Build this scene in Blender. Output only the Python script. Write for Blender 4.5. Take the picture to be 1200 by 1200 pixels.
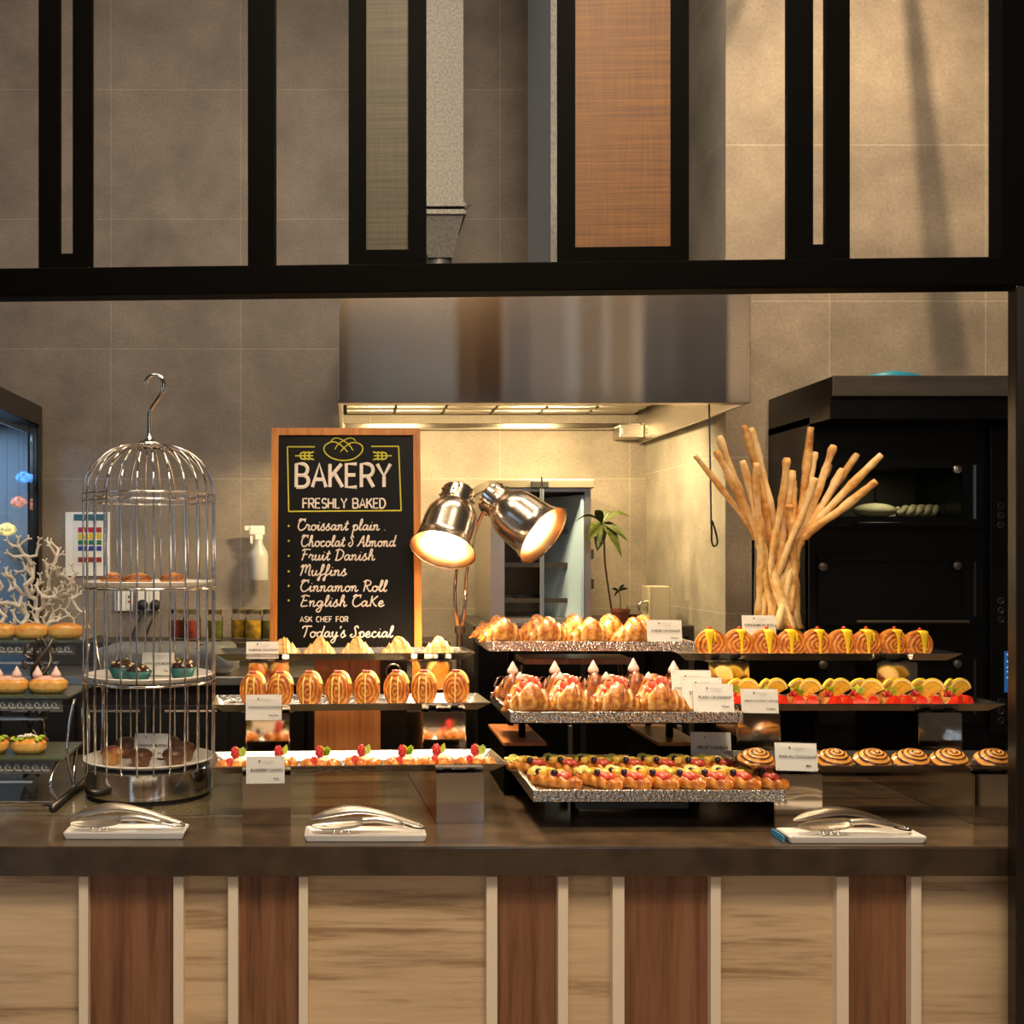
import bpy, bmesh, math, random
from mathutils import Vector, Matrix, Euler
PI = math.pi
random.seed(7)
S = bpy.context.scene
C = S.collection
for o in list(bpy.data.objects):
    bpy.data.objects.remove(o)

# ---------------------------------------------------------------- camera, world, big lights, exposure
F, PX, PY, ZC = 1300.0, 410.0, 650.0, 1.665
cd = bpy.data.cameras.new('camera'); cam = bpy.data.objects.new('camera', cd); C.objects.link(cam)
cam.location = (0, 0, ZC); cam.rotation_euler = (PI/2, 0, 0)
cd.sensor_width = 36; cd.lens = 36*F/1200
cd.shift_x = (600-PX)/1200; cd.shift_y = (PY-600)/1200
cd.clip_start = .05; cd.clip_end = 60
S.camera = cam
w = bpy.data.worlds.new('world'); S.world = w; w.use_nodes = True
w.node_tree.nodes['Background'].inputs[0].default_value = (1.0, .80, .62, 1)
w.node_tree.nodes['Background'].inputs[1].default_value = .05
S.view_settings.view_transform = 'Standard'; S.view_settings.look = 'None'
S.view_settings.gamma = 1; S.view_settings.use_curve_mapping = False
S.view_settings.exposure = 0.0

def area(name, loc, target, size, power, col, size_y=None):
    l = bpy.data.lights.new(name, 'AREA'); l.energy = power; l.color = col; l.size = size
    if size_y: l.shape = 'RECTANGLE'; l.size_y = size_y
    o = bpy.data.objects.new(name, l); C.objects.link(o); o.location = loc
    o.rotation_euler = (Vector(target)-Vector(loc)).to_track_quat('-Z', 'Y').to_euler()
    return o
def spot(name, loc, target, power, col, angle, radius=.04, blend=.5):
    l = bpy.data.lights.new(name, 'SPOT'); l.energy = power; l.color = col
    l.spot_size = math.radians(angle); l.shadow_soft_size = radius; l.spot_blend = blend
    o = bpy.data.objects.new(name, l); C.objects.link(o); o.location = loc
    o.rotation_euler = (Vector(target)-Vector(loc)).to_track_quat('-Z', 'Y').to_euler()
    return o
WARM = (1, .72, .42)
# general room light over the guests' side, daylight windows far behind, ceiling spots over the display
area('room_ceiling_light', (.4, .5, 4.7), (.3, 2.7, .3), 1.6, 122, (1, .80, .56))
area('display_front_fill', (.55, 1.0, 4.1), (.55, 3.4, 1.15), 1.6, 42, (1, .80, .56), .25)  # unseen fill added to brighten the fronts of cards and pastries
area('daylight_side', (-4.2, 1.0, 3.6), (1.6, 5.2, 3.2), 1.2, 15, (.45, .68, 1))
area('window_daylight_left', (1.15, -3.2, 3.2), (1.0, 4, 2), .17, 11, (.50, .74, 1), 3.4)
area('window_daylight_middle', (2.25, -3.2, 3.2), (1.0, 4, 2), .13, 8, (.55, .75, 1), 3.2)
area('window_daylight_low', (-2.6, -2.2, 1.5), (-.4, 3.3, 1), .8, 13, (.50, .74, 1), 1.6)
area('warm_room_lamp', (3.9, -3.0, 3.6), (1.2, 4, 2), .10, 9, (1, .85, .65), 1.6)
area('far_wall_fill', (1.6, -2.3, 1.2), (1.8, -4.0, 3.9), 1.0, 60, (1, .72, .46))  # unseen fill added so the hood reflects a brighter far wall
area('kitchen_ceiling_light', (.55, 4.05, 4.7), (.55, 4.05, 0), 2.6, 24, (1, .82, .60), .35)
spot('display_spot_left', (-.1, 3.0, 3.9), (-.02, 3.55, 1.1), 105, WARM, 46)
spot('display_spot_centre', (.95, 3.0, 3.9), (.9, 3.5, 1.1), 115, WARM, 46)
spot('display_spot_right', (1.7, 3.0, 3.9), (1.6, 3.5, 1.1), 115, WARM, 46)
spot('display_spot_cage', (-1.0, 3.0, 3.9), (-.8, 3.55, 1.3), 75, (1, .78, .52), 48)
spot('wall_washer_right', (1.95, 3.35, 4.9), (2.35, 4.75, 2.6), 210, (1, .75, .47), 80, .012, .8)
area('wall_fill_left', (-1.0, 3.2, 4.7), (-.9, 5.9, 2.8), 1.0, 16, (1, .80, .60))

# ---------------------------------------------------------------- materials
def lk(nt, a, b): nt.links.new(a, b)
def mat(name, col=(.5, .5, .5), rough=.5, metal=0, **k):
    m = bpy.data.materials.new(name); m.use_nodes = True
    nt = m.node_tree; b = nt.nodes['Principled BSDF']
    b.inputs['Base Color'].default_value = (*col, 1); b.inputs['Roughness'].default_value = rough
    b.inputs['Metallic'].default_value = metal
    if 'emit' in k:
        b.inputs['Emission Color'].default_value = (*k['emit'], 1); b.inputs['Emission Strength'].default_value = k.get('strength', 1)
    if 'trans' in k: b.inputs['Transmission Weight'].default_value = k['trans']; b.inputs['IOR'].default_value = k.get('ior', 1.45)
    if 'coat' in k: b.inputs['Coat Weight'].default_value = k['coat']; b.inputs['Coat Roughness'].default_value = .1
    if 'sss' in k: b.inputs['Subsurface Weight'].default_value = k['sss']; b.inputs['Subsurface Scale'].default_value = .01
    if 'spec' in k: b.inputs['Specular IOR Level'].default_value = k['spec']
    if 'var' in k:      # noise variation of the base colour: (scale, other colour)
        sc, c2 = k['var']
        tc = nt.nodes.new('ShaderNodeTexCoord'); n = nt.nodes.new('ShaderNodeTexNoise'); n.inputs['Scale'].default_value = sc
        n.inputs['Detail'].default_value = 5
        mp = nt.nodes.new('ShaderNodeMapping'); mp.inputs['Scale'].default_value = k.get('stretch', (1, 1, 1))
        r = nt.nodes.new('ShaderNodeValToRGB'); r.color_ramp.elements[0].position = .35; r.color_ramp.elements[1].position = .68
        r.color_ramp.elements[0].color = (*col, 1); r.color_ramp.elements[1].color = (*c2, 1)
        lk(nt, tc.outputs['Object'], mp.inputs[0]); lk(nt, mp.outputs[0], n.inputs['Vector']); lk(nt, n.outputs['Fac'], r.inputs[0]); lk(nt, r.outputs[0], b.inputs['Base Color'])
    if 'bump' in k:     # (scale, strength, distance)
        sc, st, di = k['bump']
        tc = nt.nodes.new('ShaderNodeTexCoord'); n = nt.nodes.new('ShaderNodeTexNoise'); n.inputs['Scale'].default_value = sc
        mp = nt.nodes.new('ShaderNodeMapping'); mp.inputs['Scale'].default_value = k.get('bstretch', (1, 1, 1))
        bp = nt.nodes.new('ShaderNodeBump'); bp.inputs['Strength'].default_value = st; bp.inputs['Distance'].default_value = di
        lk(nt, tc.outputs['Object'], mp.inputs[0]); lk(nt, mp.outputs[0], n.inputs['Vector']); lk(nt, n.outputs['Fac'], bp.inputs['Height']); lk(nt, bp.outputs[0], b.inputs['Normal'])
    return m
def glassy(name, col=(1, 1, 1), fac=.12, rough=.02):
    m = bpy.data.materials.new(name); m.use_nodes = True; nt = m.node_tree
    out = nt.nodes['Material Output']; nt.nodes.remove(nt.nodes['Principled BSDF'])
    t = nt.nodes.new('ShaderNodeBsdfTransparent'); t.inputs[0].default_value = (*col, 1)
    g = nt.nodes.new('ShaderNodeBsdfGlossy'); g.inputs['Roughness'].default_value = rough
    fr = nt.nodes.new('ShaderNodeLayerWeight'); fr.inputs[0].default_value = fac
    mx = nt.nodes.new('ShaderNodeMixShader')
    lk(nt, fr.outputs['Fresnel'], mx.inputs[0]); lk(nt, t.outputs[0], mx.inputs[1]); lk(nt, g.outputs[0], mx.inputs[2]); lk(nt, mx.outputs[0], out.inputs[0])
    return m
def tile_mat(name, c1, c2, cm, size, ox, oz, axis='X'):
    m = bpy.data.materials.new(name); m.use_nodes = True; nt = m.node_tree; b = nt.nodes['Principled BSDF']
    g = nt.nodes.new('ShaderNodeNewGeometry'); sx = nt.nodes.new('ShaderNodeSeparateXYZ'); cx = nt.nodes.new('ShaderNodeCombineXYZ')
    lk(nt, g.outputs['Position'], sx.inputs[0]); lk(nt, sx.outputs[axis], cx.inputs['X']); lk(nt, sx.outputs['Z'], cx.inputs['Y'])
    mp = nt.nodes.new('ShaderNodeMapping'); mp.inputs['Location'].default_value = (-ox+20*size, -oz+20*size, 0)
    lk(nt, cx.outputs[0], mp.inputs[0])
    br = nt.nodes.new('ShaderNodeTexBrick'); br.offset = 0; br.inputs['Scale'].default_value = 1
    br.inputs['Brick Width'].default_value = size; br.inputs['Row Height'].default_value = size
    br.inputs['Mortar Size'].default_value = .0022; br.inputs['Mortar Smooth'].default_value = .2
    br.inputs['Color1'].default_value = (*c1, 1); br.inputs['Color2'].default_value = (*c2, 1); br.inputs['Mortar'].default_value = (*cm, 1)
    lk(nt, mp.outputs[0], br.inputs['Vector'])
    n1 = nt.nodes.new('ShaderNodeTexNoise'); n1.inputs['Scale'].default_value = 3.2; n1.inputs['Detail'].default_value = 7; n1.inputs['Roughness'].default_value = .62
    n2 = nt.nodes.new('ShaderNodeTexNoise'); n2.inputs['Scale'].default_value = 75; n2.inputs['Detail'].default_value = 4
    lk(nt, mp.outputs[0], n1.inputs['Vector']); lk(nt, mp.outputs[0], n2.inputs['Vector'])
    r1 = nt.nodes.new('ShaderNodeMapRange'); r1.inputs[1].default_value = .3; r1.inputs[2].default_value = .7; r1.inputs[3].default_value = .72; r1.inputs[4].default_value = 1.25
    r2 = nt.nodes.new('ShaderNodeMapRange'); r2.inputs[1].default_value = .3; r2.inputs[2].default_value = .7; r2.inputs[3].default_value = .88; r2.inputs[4].default_value = 1.12
    lk(nt, n1.outputs['Fac'], r1.inputs[0]); lk(nt, n2.outputs['Fac'], r2.inputs[0])
    mu = nt.nodes.new('ShaderNodeMath'); mu.operation = 'MULTIPLY'; lk(nt, r1.outputs[0], mu.inputs[0]); lk(nt, r2.outputs[0], mu.inputs[1])
    vm = nt.nodes.new('ShaderNodeVectorMath'); vm.operation = 'SCALE'; lk(nt, br.outputs['Color'], vm.inputs[0]); lk(nt, mu.outputs[0], vm.inputs['Scale'])
    lk(nt, vm.outputs[0], b.inputs['Base Color']); b.inputs['Roughness'].default_value = .6
    return m
def grain_mat(name, c1, c2, c3, scale, stretch, rough=.35, coat=0, bands=2.0):
    m = bpy.data.materials.new(name); m.use_nodes = True; nt = m.node_tree; b = nt.nodes['Principled BSDF']
    tc = nt.nodes.new('ShaderNodeTexCoord'); oi = nt.nodes.new('ShaderNodeObjectInfo')
    ad = nt.nodes.new('ShaderNodeVectorMath'); ad.operation = 'ADD'
    ml = nt.nodes.new('ShaderNodeMath'); ml.operation = 'MULTIPLY'; ml.inputs[1].default_value = 9; lk(nt, oi.outputs['Random'], ml.inputs[0])
    lk(nt, tc.outputs['Object'], ad.inputs[0]); lk(nt, ml.outputs[0], ad.inputs[1])
    mp = nt.nodes.new('ShaderNodeMapping'); mp.inputs['Scale'].default_value = stretch
    lk(nt, ad.outputs[0], mp.inputs[0])
    n = nt.nodes.new('ShaderNodeTexNoise'); n.inputs['Scale'].default_value = scale; n.inputs['Detail'].default_value = 8; n.inputs['Roughness'].default_value = .65; n.inputs['Distortion'].default_value = .5
    lk(nt, mp.outputs[0], n.inputs['Vector'])
    n2 = nt.nodes.new('ShaderNodeTexNoise'); n2.inputs['Scale'].default_value = scale*7; n2.inputs['Detail'].default_value = 3
    lk(nt, mp.outputs[0], n2.inputs['Vector'])
    mx = nt.nodes.new('ShaderNodeMath'); mx.operation = 'MULTIPLY_ADD'; mx.inputs[1].default_value = .25; lk(nt, n2.outputs['Fac'], mx.inputs[0])
    lk(nt, n.outputs['Fac'], mx.inputs[2])
    r = nt.nodes.new('ShaderNodeValToRGB'); e = r.color_ramp.elements
    e[0].position = .45; e[0].color = (*c3, 1); e[1].position = .78; e[1].color = (*c1, 1); x = e.new(.6); x.color = (*c2, 1)
    lk(nt, mx.outputs[0], r.inputs[0]); lk(nt, r.outputs[0], b.inputs['Base Color'])
    b.inputs['Roughness'].default_value = rough; b.inputs['Coat Weight'].default_value = coat
    return m
def bake_mat(name, stops, rough=.45, nscale=60, coat=0, bump=.4):
    """crust colour by how deeply each spot was baked (mesh attribute) plus noise"""
    m = bpy.data.materials.new(name); m.use_nodes = True; nt = m.node_tree; b = nt.nodes['Principled BSDF']
    at = nt.nodes.new('ShaderNodeAttribute'); at.attribute_name = 'bake'
    tc = nt.nodes.new('ShaderNodeTexCoord'); n = nt.nodes.new('ShaderNodeTexNoise'); n.inputs['Scale'].default_value = nscale; n.inputs['Detail'].default_value = 4
    oi = nt.nodes.new('ShaderNodeObjectInfo'); ad = nt.nodes.new('ShaderNodeVectorMath'); ad.operation = 'ADD'
    lk(nt, tc.outputs['Object'], ad.inputs[0]); lk(nt, oi.outputs['Random'], ad.inputs[1]); lk(nt, ad.outputs[0], n.inputs['Vector'])
    mx = nt.nodes.new('ShaderNodeMath'); mx.operation = 'MULTIPLY_ADD'; mx.inputs[1].default_value = 1.1; mx.inputs[2].default_value = -.55
    lk(nt, n.outputs['Fac'], mx.inputs[0])
    sm = nt.nodes.new('ShaderNodeMath'); sm.operation = 'ADD'; lk(nt, at.outputs['Fac'], sm.inputs[0]); lk(nt, mx.outputs[0], sm.inputs[1])
    r = nt.nodes.new('ShaderNodeValToRGB'); e = r.color_ramp.elements
    e[0].position = stops[0][0]; e[0].color = (*stops[0][1], 1); e[1].position = stops[-1][0]; e[1].color = (*stops[-1][1], 1)
    for p, c in stops[1:-1]:
        x = e.new(p); x.color = (*c, 1)
    lk(nt, sm.outputs[0], r.inputs[0]); lk(nt, r.outputs[0], b.inputs['Base Color'])
    bp = nt.nodes.new('ShaderNodeBump'); bp.inputs['Strength'].default_value = bump; bp.inputs['Distance'].default_value = .004
    lk(nt, n.outputs['Fac'], bp.inputs['Height']); lk(nt, bp.outputs[0], b.inputs['Normal'])
    b.inputs['Roughness'].default_value = rough; b.inputs['Coat Weight'].default_value = coat; b.inputs['Coat Roughness'].default_value = .2
    return m
def voro_mat(name, col, rough, metal, scale, strength, dist):
    m = mat(name, col, rough, metal); nt = m.node_tree; b = nt.nodes['Principled BSDF']
    tc = nt.nodes.new('ShaderNodeTexCoord'); v = nt.nodes.new('ShaderNodeTexVoronoi'); v.inputs['Scale'].default_value = scale
    bp = nt.nodes.new('ShaderNodeBump'); bp.inputs['Strength'].default_value = strength; bp.inputs['Distance'].default_value = dist
    lk(nt, tc.outputs['Object'], v.inputs['Vector']); lk(nt, v.outputs['Distance'], bp.inputs['Height']); lk(nt, bp.outputs[0], b.inputs['Normal'])
    return m
def woven_mat(name, c1, c2, sc):
    m = bpy.data.materials.new(name); m.use_nodes = True; nt = m.node_tree; b = nt.nodes['Principled BSDF']
    tc = nt.nodes.new('ShaderNodeTexCoord'); r = nt.nodes.new('ShaderNodeValToRGB')
    f = []
    for st in ((3, 1, 150), (160, 1, 5)):
        mp = nt.nodes.new('ShaderNodeMapping'); mp.inputs['Scale'].default_value = st
        n = nt.nodes.new('ShaderNodeTexNoise'); n.inputs['Scale'].default_value = sc; n.inputs['Detail'].default_value = 3
        lk(nt, tc.outputs['Object'], mp.inputs[0]); lk(nt, mp.outputs[0], n.inputs['Vector']); f.append(n)
    mx = nt.nodes.new('ShaderNodeMath'); mx.operation = 'MULTIPLY_ADD'; mx.inputs[1].default_value = .45
    lk(nt, f[1].outputs['Fac'], mx.inputs[0]); lk(nt, f[0].outputs['Fac'], mx.inputs[2])
    r.color_ramp.elements[0].position = .5; r.color_ramp.elements[1].position = .95
    r.color_ramp.elements[0].color = (*c1, 1); r.color_ramp.elements[1].color = (*c2, 1)
    lk(nt, mx.outputs[0], r.inputs[0]); lk(nt, r.outputs[0], b.inputs['Base Color']); b.inputs['Roughness'].default_value = .55
    b.inputs['Transmission Weight'].default_value = 0
    return m

M = {}
tb, tr = 152/1300*5.9, 183/1300*4.75
M['tile_back'] = tile_mat('grey_porcelain_tile', (.215, .178, .145), (.235, .195, .158), (.34, .29, .23), tb, (130-PX)/F*5.9, ZC+(PY-105)/F*5.9)
M['tile_right'] = tile_mat('beige_porcelain_tile', (.33, .265, .195), (.35, .28, .205), (.52, .44, .34), tr, (1155-PX)/F*4.75, ZC+(PY-170)/F*4.75)
M['tile_side'] = tile_mat('alcove_side_tile', (.30, .27, .225), (.32, .285, .24), (.44, .40, .34), .68, 4.78, ZC+(PY-545)/F*5.3, 'Y')
M['floor'] = mat('floor_stone', (.42, .31, .20), .4, var=(3, (.5, .38, .26)))
M['black'] = mat('black_powder_coat', (.0022, .0019, .0016), .5, spec=.025)
M['black_gloss'] = mat('black_polished_metal', (.012, .009, .007), .22, spec=.42)
M['granite'] = mat('dark_brown_granite', (.030, .020, .013), .16, var=(9, (.062, .042, .026)), spec=.6)
M['granite_top'] = mat('dark_brown_granite_top', (.075, .05, .032), .22, var=(11, (.13, .085, .05)), spec=.6)
M['inlay'] = mat('olive_speckled_stone', (.075, .06, .032), .2, var=(140, (.20, .16, .085)), spec=.5)
M['veneer'] = grain_mat('pale_veneer', (.70, .52, .32), (.59, .42, .25), (.30, .185, .095), 2.6, (.35, .35, 6.0), .3, .3)
M['walnut'] = grain_mat('walnut_veneer', (.27, .125, .062), (.20, .085, .042), (.11, .042, .02), 3.0, (9.0, 9.0, .45), .35, .1)
M['slat'] = mat('cream_painted_slat', (.82, .70, .54), .4)
M['oak'] = grain_mat('honey_oak', (.66, .27, .05), (.55, .20, .035), (.40, .125, .02), 4, (8, 8, .6), .4, .1)
M['teak'] = grain_mat('orange_teak_board', (.50, .19, .055), (.42, .145, .04), (.27, .085, .025), 4, (10, 10, .35), .35, .2)
M['steel'] = mat('brushed_steel', (.56, .51, .45), .30, 1, bump=(3, .09, .01), bstretch=(.6, .6, 160))
M['hood'] = mat('hood_steel', (.47, .345, .235), .15, 1, bump=(2.2, .12, .03), bstretch=(1.4, 1, .5))
M['hood'].node_tree.nodes['Principled BSDF'].inputs['Anisotropic'].default_value = .65
M['hood'].node_tree.nodes['Principled BSDF'].inputs['Roughness'].default_value = .25
M['mirror'] = mat('polished_steel', (.70, .63, .55), .09, 1, bump=(5, .05, .01))
M['chrome'] = mat('chrome', (.80, .77, .73), .10, 1)
M['galv'] = mat('galvanised_steel', (.145, .138, .125), .5, .6, var=(90, (.23, .22, .20)))
M['hammer'] = voro_mat('hammered_steel', (.62, .58, .53), .22, 1, 130, .9, .004)
M['traymetal'] = mat('tray_steel', (.75, .72, .68), .16, 1, bump=(55, .35, .003))
M['satin'] = mat('satin_tong_steel', (.74, .67, .58), .33, 1)
M['darksteel'] = mat('dark_steel', (.10, .088, .075), .35, .9)
M['bluesteel'] = mat('bluish_steel', (.36, .44, .54), .36, .7, bump=(3, .06, .01), bstretch=(90, 90, .6))
M['oven'] = mat('black_oven_enamel', (.004, .004, .0045), .28, 0, spec=.28)
M['oven_trim'] = mat('oven_dark_trim', (.13, .11, .09), .36, .8, var=(5, (.2, .17, .14)), stretch=(.6, 1, 3))
M['grey_plastic'] = mat('grey_plastic_wrap', (.16, .165, .17), .35)
M['rubber'] = mat('black_rubber', (.012, .011, .010), .6)
M['board'] = mat('chalkboard_black', (.006, .0055, .005), .34, var=(6, (.010, .009, .008)), spec=.16)
M['chalk'] = mat('white_chalk', (.80, .71, .62), .9)
M['chalk_yellow'] = mat('yellow_chalk', (.60, .55, .06), .9)
M['white'] = mat('white_porcelain', (.84, .81, .76), .18, coat=.3)
M['white_plastic'] = mat('white_plastic', (.78, .75, .70), .35)
M['paper'] = mat('white_card', (.86, .83, .79), .6)
M['ink'] = mat('grey_ink', (.05, .045, .045), .8)
M['ink_dark'] = mat('brown_emblem_ink', (.06, .035, .03), .8)
M['acrylic'] = glassy('clear_acrylic', (.97, .97, .96), .06)
M['glass'] = glassy('clear_glass', (.96, .97, .97), .07)
M['greenglass'] = mat('green_edged_glass', (.10, .13, .085), .12, trans=.35, ior=1.45, bump=(70, .3, .003))
M['pane'] = glassy('cabinet_glass', (.70, .78, .85), .03)
M['dark_pane'] = glassy('smoked_oven_glass', (.55, .55, .5), .10)
M['coral'] = mat('white_coral', (.80, .73, .62), .7, bump=(60, .4, .004))
M['copper'] = mat('copper_lamp_metal', (.80, .52, .33), .16, 1)
M['lamp_chrome'] = mat('lamp_brushed_chrome', (.80, .69, .58), .20, 1, bump=(3, .05, .005), bstretch=(1, 1, 40))
M['shade_in'] = mat('shade_inner_reflector', (.55, .27, .10), .3, 1)
M['bulb'] = mat('hot_bulb', (1, .9, .7), .4, emit=(1, .86, .62), strength=22)
M['tube'] = mat('hood_light_tube', (1, 1, 1), .4, emit=(1, .82, .5), strength=5)
M['screen'] = mat('oven_screen', (.01, .02, .04), .2, emit=(.03, .16, .42), strength=.5)
M['screen_ink'] = mat('screen_symbols', (.5, .7, .8), .4, emit=(.5, .8, .9), strength=.8)
M['screen_green'] = mat('screen_green_key', (.4, .7, .3), .4, emit=(.45, .75, .35), strength=.7)
M['led'] = mat('red_led', (.5, .05, .02), .4, emit=(1, .12, .03), strength=1.6)
M['blue_lamp_reflection'] = mat('blue_reflection_glow', (.1, .3, .8), .2, emit=(.16, .42, 1), strength=1.4)
M['red_lamp_reflection'] = mat('red_reflection_glow', (.8, .25, .15), .2, emit=(1, .36, .22), strength=.9)
M['yellow_lamp_reflection'] = mat('yellow_reflection_glow', (.8, .6, .2), .2, emit=(1, .66, .2), strength=1.3)
for k_ in ('blue_lamp_reflection', 'red_lamp_reflection', 'yellow_lamp_reflection'):  # this glow stands in for lamps mirrored in the cabinet glass
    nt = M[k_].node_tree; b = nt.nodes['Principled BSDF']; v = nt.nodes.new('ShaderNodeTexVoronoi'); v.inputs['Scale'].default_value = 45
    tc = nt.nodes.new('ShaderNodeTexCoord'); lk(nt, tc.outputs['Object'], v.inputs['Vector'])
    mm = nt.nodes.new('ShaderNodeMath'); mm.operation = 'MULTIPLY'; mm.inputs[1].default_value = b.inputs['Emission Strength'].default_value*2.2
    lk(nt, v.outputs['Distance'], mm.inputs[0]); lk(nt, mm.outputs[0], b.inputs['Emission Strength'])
M['amber'] = woven_mat('amber_woven_mesh', (.095, .030, .0012), (.21, .078, .004), 1.0)
M['straw'] = woven_mat('straw_woven_mesh', (.024, .017, .006), (.080, .060, .024), 1.0)
CRUST = [(0, (.86, .56, .23)), (.28, (.74, .36, .08)), (.52, (.50, .165, .022)), (.75, (.27, .07, .010)), (1, (.10, .025, .006))]
M['croissant'] = bake_mat('croissant_crust', CRUST, .38, 70, .25)
M['croissant_dusted'] = bake_mat('dusted_croissant_crust', [(0, (.92, .78, .55)), (.3, (.86, .60, .30)), (.65, (.70, .36, .09)), (1, (.34, .12, .025))], .5, 120)
M['cruffin'] = bake_mat('cruffin_crust', [(0, (.82, .42, .09)), (.3, (.68, .24, .028)), (.6, (.46, .115, .013)), (1, (.17, .035, .006))], .4, 60, .2)
M['choc_croissant'] = bake_mat('chocolate_croissant_crust', [(0, (.55, .24, .07)), (.5, (.30, .09, .025)), (1, (.10, .025, .01))], .35, 60, .3)
M['swirl'] = bake_mat('chocolate_swirl_dough', [(0, (.76, .38, .085)), (.40, (.60, .235, .035)), (.58, (.18, .06, .015)), (1, (.03, .012, .006))], .25, 50, .5, .2)
M['bun'] = bake_mat('golden_bun', [(0, (.86, .52, .14)), (.35, (.78, .33, .045)), (1, (.36, .10, .015))], .35, 60, .3, .15)
M['boat'] = bake_mat('glazed_boat_crust', [(0, (.82, .42, .09)), (.3, (.70, .26, .03)), (.6, (.44, .115, .013)), (1, (.15, .035, .006))], .3, 60, .5)
M['stick'] = bake_mat('breadstick_crust', [(0, (.84, .60, .30)), (.4, (.70, .40, .13)), (.75, (.50, .22, .05)), (1, (.28, .09, .02))], .65, 45, 0, .8)
M['muffin'] = bake_mat('muffin_crumb', [(0, (.70, .38, .10)), (.4, (.52, .20, .035)), (.8, (.24, .065, .012)), (1, (.10, .025, .008))], .5, 110, .1, .9)
M['darkmuffin'] = bake_mat('dark_muffin_crumb', [(0, (.30, .135, .045)), (.4, (.15, .05, .016)), (1, (.04, .013, .006))], .45, 110, .15, .9)
M['glaze'] = mat('yellow_glaze', (.90, .60, .025), .22, coat=.4)
M['pale_glaze'] = mat('pale_yellow_drizzle', (.93, .70, .20), .25, coat=.3)
M['berry'] = mat('red_currant', (.45, .025, .012), .2, coat=.4)
M['pink'] = mat('pink_praline', (.62, .16, .12), .4)
M['raspberry'] = mat('raspberry', (.62, .035, .035), .3, coat=.3)
M['mint'] = mat('mint_leaf', (.34, .44, .03), .45, var=(60, (.55, .62, .06)))
M['leaf'] = mat('dark_green_leaf', (.035, .052, .010), .35, var=(30, (.10, .12, .018)))
M['stem'] = mat('brown_stem', (.085, .045, .02), .6)
M['terracotta'] = mat('terracotta_pot', (.24, .065, .03), .5)
M['cream'] = mat('custard_cream', (.90, .74, .46), .4)
M['jelly'] = mat('red_jelly', (.70, .03, .012), .12, coat=.5)
M['lemon'] = mat('lemon_flesh', (.90, .58, .05), .22, coat=.4, var=(110, (.72, .36, .015)))
M['rind'] = mat('lemon_rind', (.95, .66, .03), .35)
M['pith'] = mat('lemon_pith', (.95, .86, .55), .4)
M['kiwi'] = mat('kiwi_slice', (.36, .36, .04), .25, coat=.4, var=(160, (.62, .60, .16)))
M['mango'] = mat('mango_cube', (.92, .55, .06), .25, coat=.4, var=(60, (.93, .66, .16)))
M['strawberry'] = mat('strawberry_slice', (.66, .05, .03), .22, coat=.5, var=(50, (.80, .20, .12)))
M['blueberry'] = mat('blueberry', (.018, .014, .03), .3)
M['meringue'] = mat('pink_meringue', (.86, .60, .53), .55)
M['choc'] = mat('dark_chocolate', (.045, .016, .008), .22, coat=.3)
M['almond'] = mat('almond_flake', (.85, .62, .30), .45)
M['teal'] = mat('teal_paper_case', (.025, .13, .12), .55)
M['sprinkle'] = mat('pink_sugar_icing', (.72, .32, .22), .4, var=(160, (.88, .66, .50)))
M['lettuce'] = mat('shredded_lettuce', (.42, .56, .05), .45)
M['white_cheese'] = mat('grated_white_cheese', (.88, .84, .72), .5)
M['jar_fill_red'] = mat('red_preserve', (.30, .045, .02), .3, var=(40, (.12, .03, .02)))
M['jar_fill_green'] = mat('green_pickles', (.13, .13, .02), .3, var=(40, (.05, .06, .015)))
M['jar_fill_yellow'] = mat('yellow_lemons', (.55, .30, .02), .3, var=(30, (.16, .10, .02)))
M['lid'] = mat('gold_jar_lid', (.42, .36, .22), .3, 1)
M['blue'] = mat('blue_reflection', (.06, .34, .62), .5)
M['p_teal'] = mat('poster_teal', (.03, .13, .17), .6); M['p_red'] = mat('poster_red', (.42, .02, .03), .6)
M['p_yellow'] = mat('poster_yellow', (.65, .50, .02), .6); M['p_green'] = mat('poster_green', (.015, .16, .07), .6)
M['p_blue'] = mat('poster_blue', (.02, .045, .30), .6); M['p_maroon'] = mat('poster_maroon', (.28, .03, .03), .6)
M['bread'] = bake_mat('pale_loaf_crust', [(0, (.60, .55, .38)), (1, (.36, .28, .15))], .7)
M['bottle'] = mat('translucent_bottle', (.72, .72, .70), .25, trans=.5)
M['liquid'] = mat('pinkish_liquid', (.55, .42, .36), .25)
# ---------------------------------------------------------------- mesh helpers
def X(px, D): return (px-PX)/F*D
def Z(py, D): return ZC+(PY-py)/F*D
def nb():
    return bmesh.new()
def box(bm, x0, x1, y0, y1, z0, z1, bev=0, seg=2):
    vs = [bm.verts.new(p) for p in ((x0, y0, z0), (x1, y0, z0), (x1, y1, z0), (x0, y1, z0), (x0, y0, z1), (x1, y0, z1), (x1, y1, z1), (x0, y1, z1))]
    fs = [bm.faces.new([vs[i] for i in f]) for f in ((3, 2, 1, 0), (4, 5, 6, 7), (0, 1, 5, 4), (1, 2, 6, 5), (2, 3, 7, 6), (3, 0, 4, 7))]
    if bev:
        es = {e for f in fs for e in f.edges}
        bmesh.ops.bevel(bm, geom=list(es), offset=bev, segments=seg, affect='EDGES', profile=.5)
    return bm
def prism(bm, pts, y0, y1):
    """outline in XZ pushed from y0 to y1"""
    a = [bm.verts.new((p[0], y0, p[1])) for p in pts]; b = [bm.verts.new((p[0], y1, p[1])) for p in pts]
    bm.faces.new(a); bm.faces.new(b[::-1]); n = len(pts)
    for i in range(n):
        bm.faces.new((a[(i+1) % n], a[i], b[i], b[(i+1) % n]))
    return bm
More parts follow.
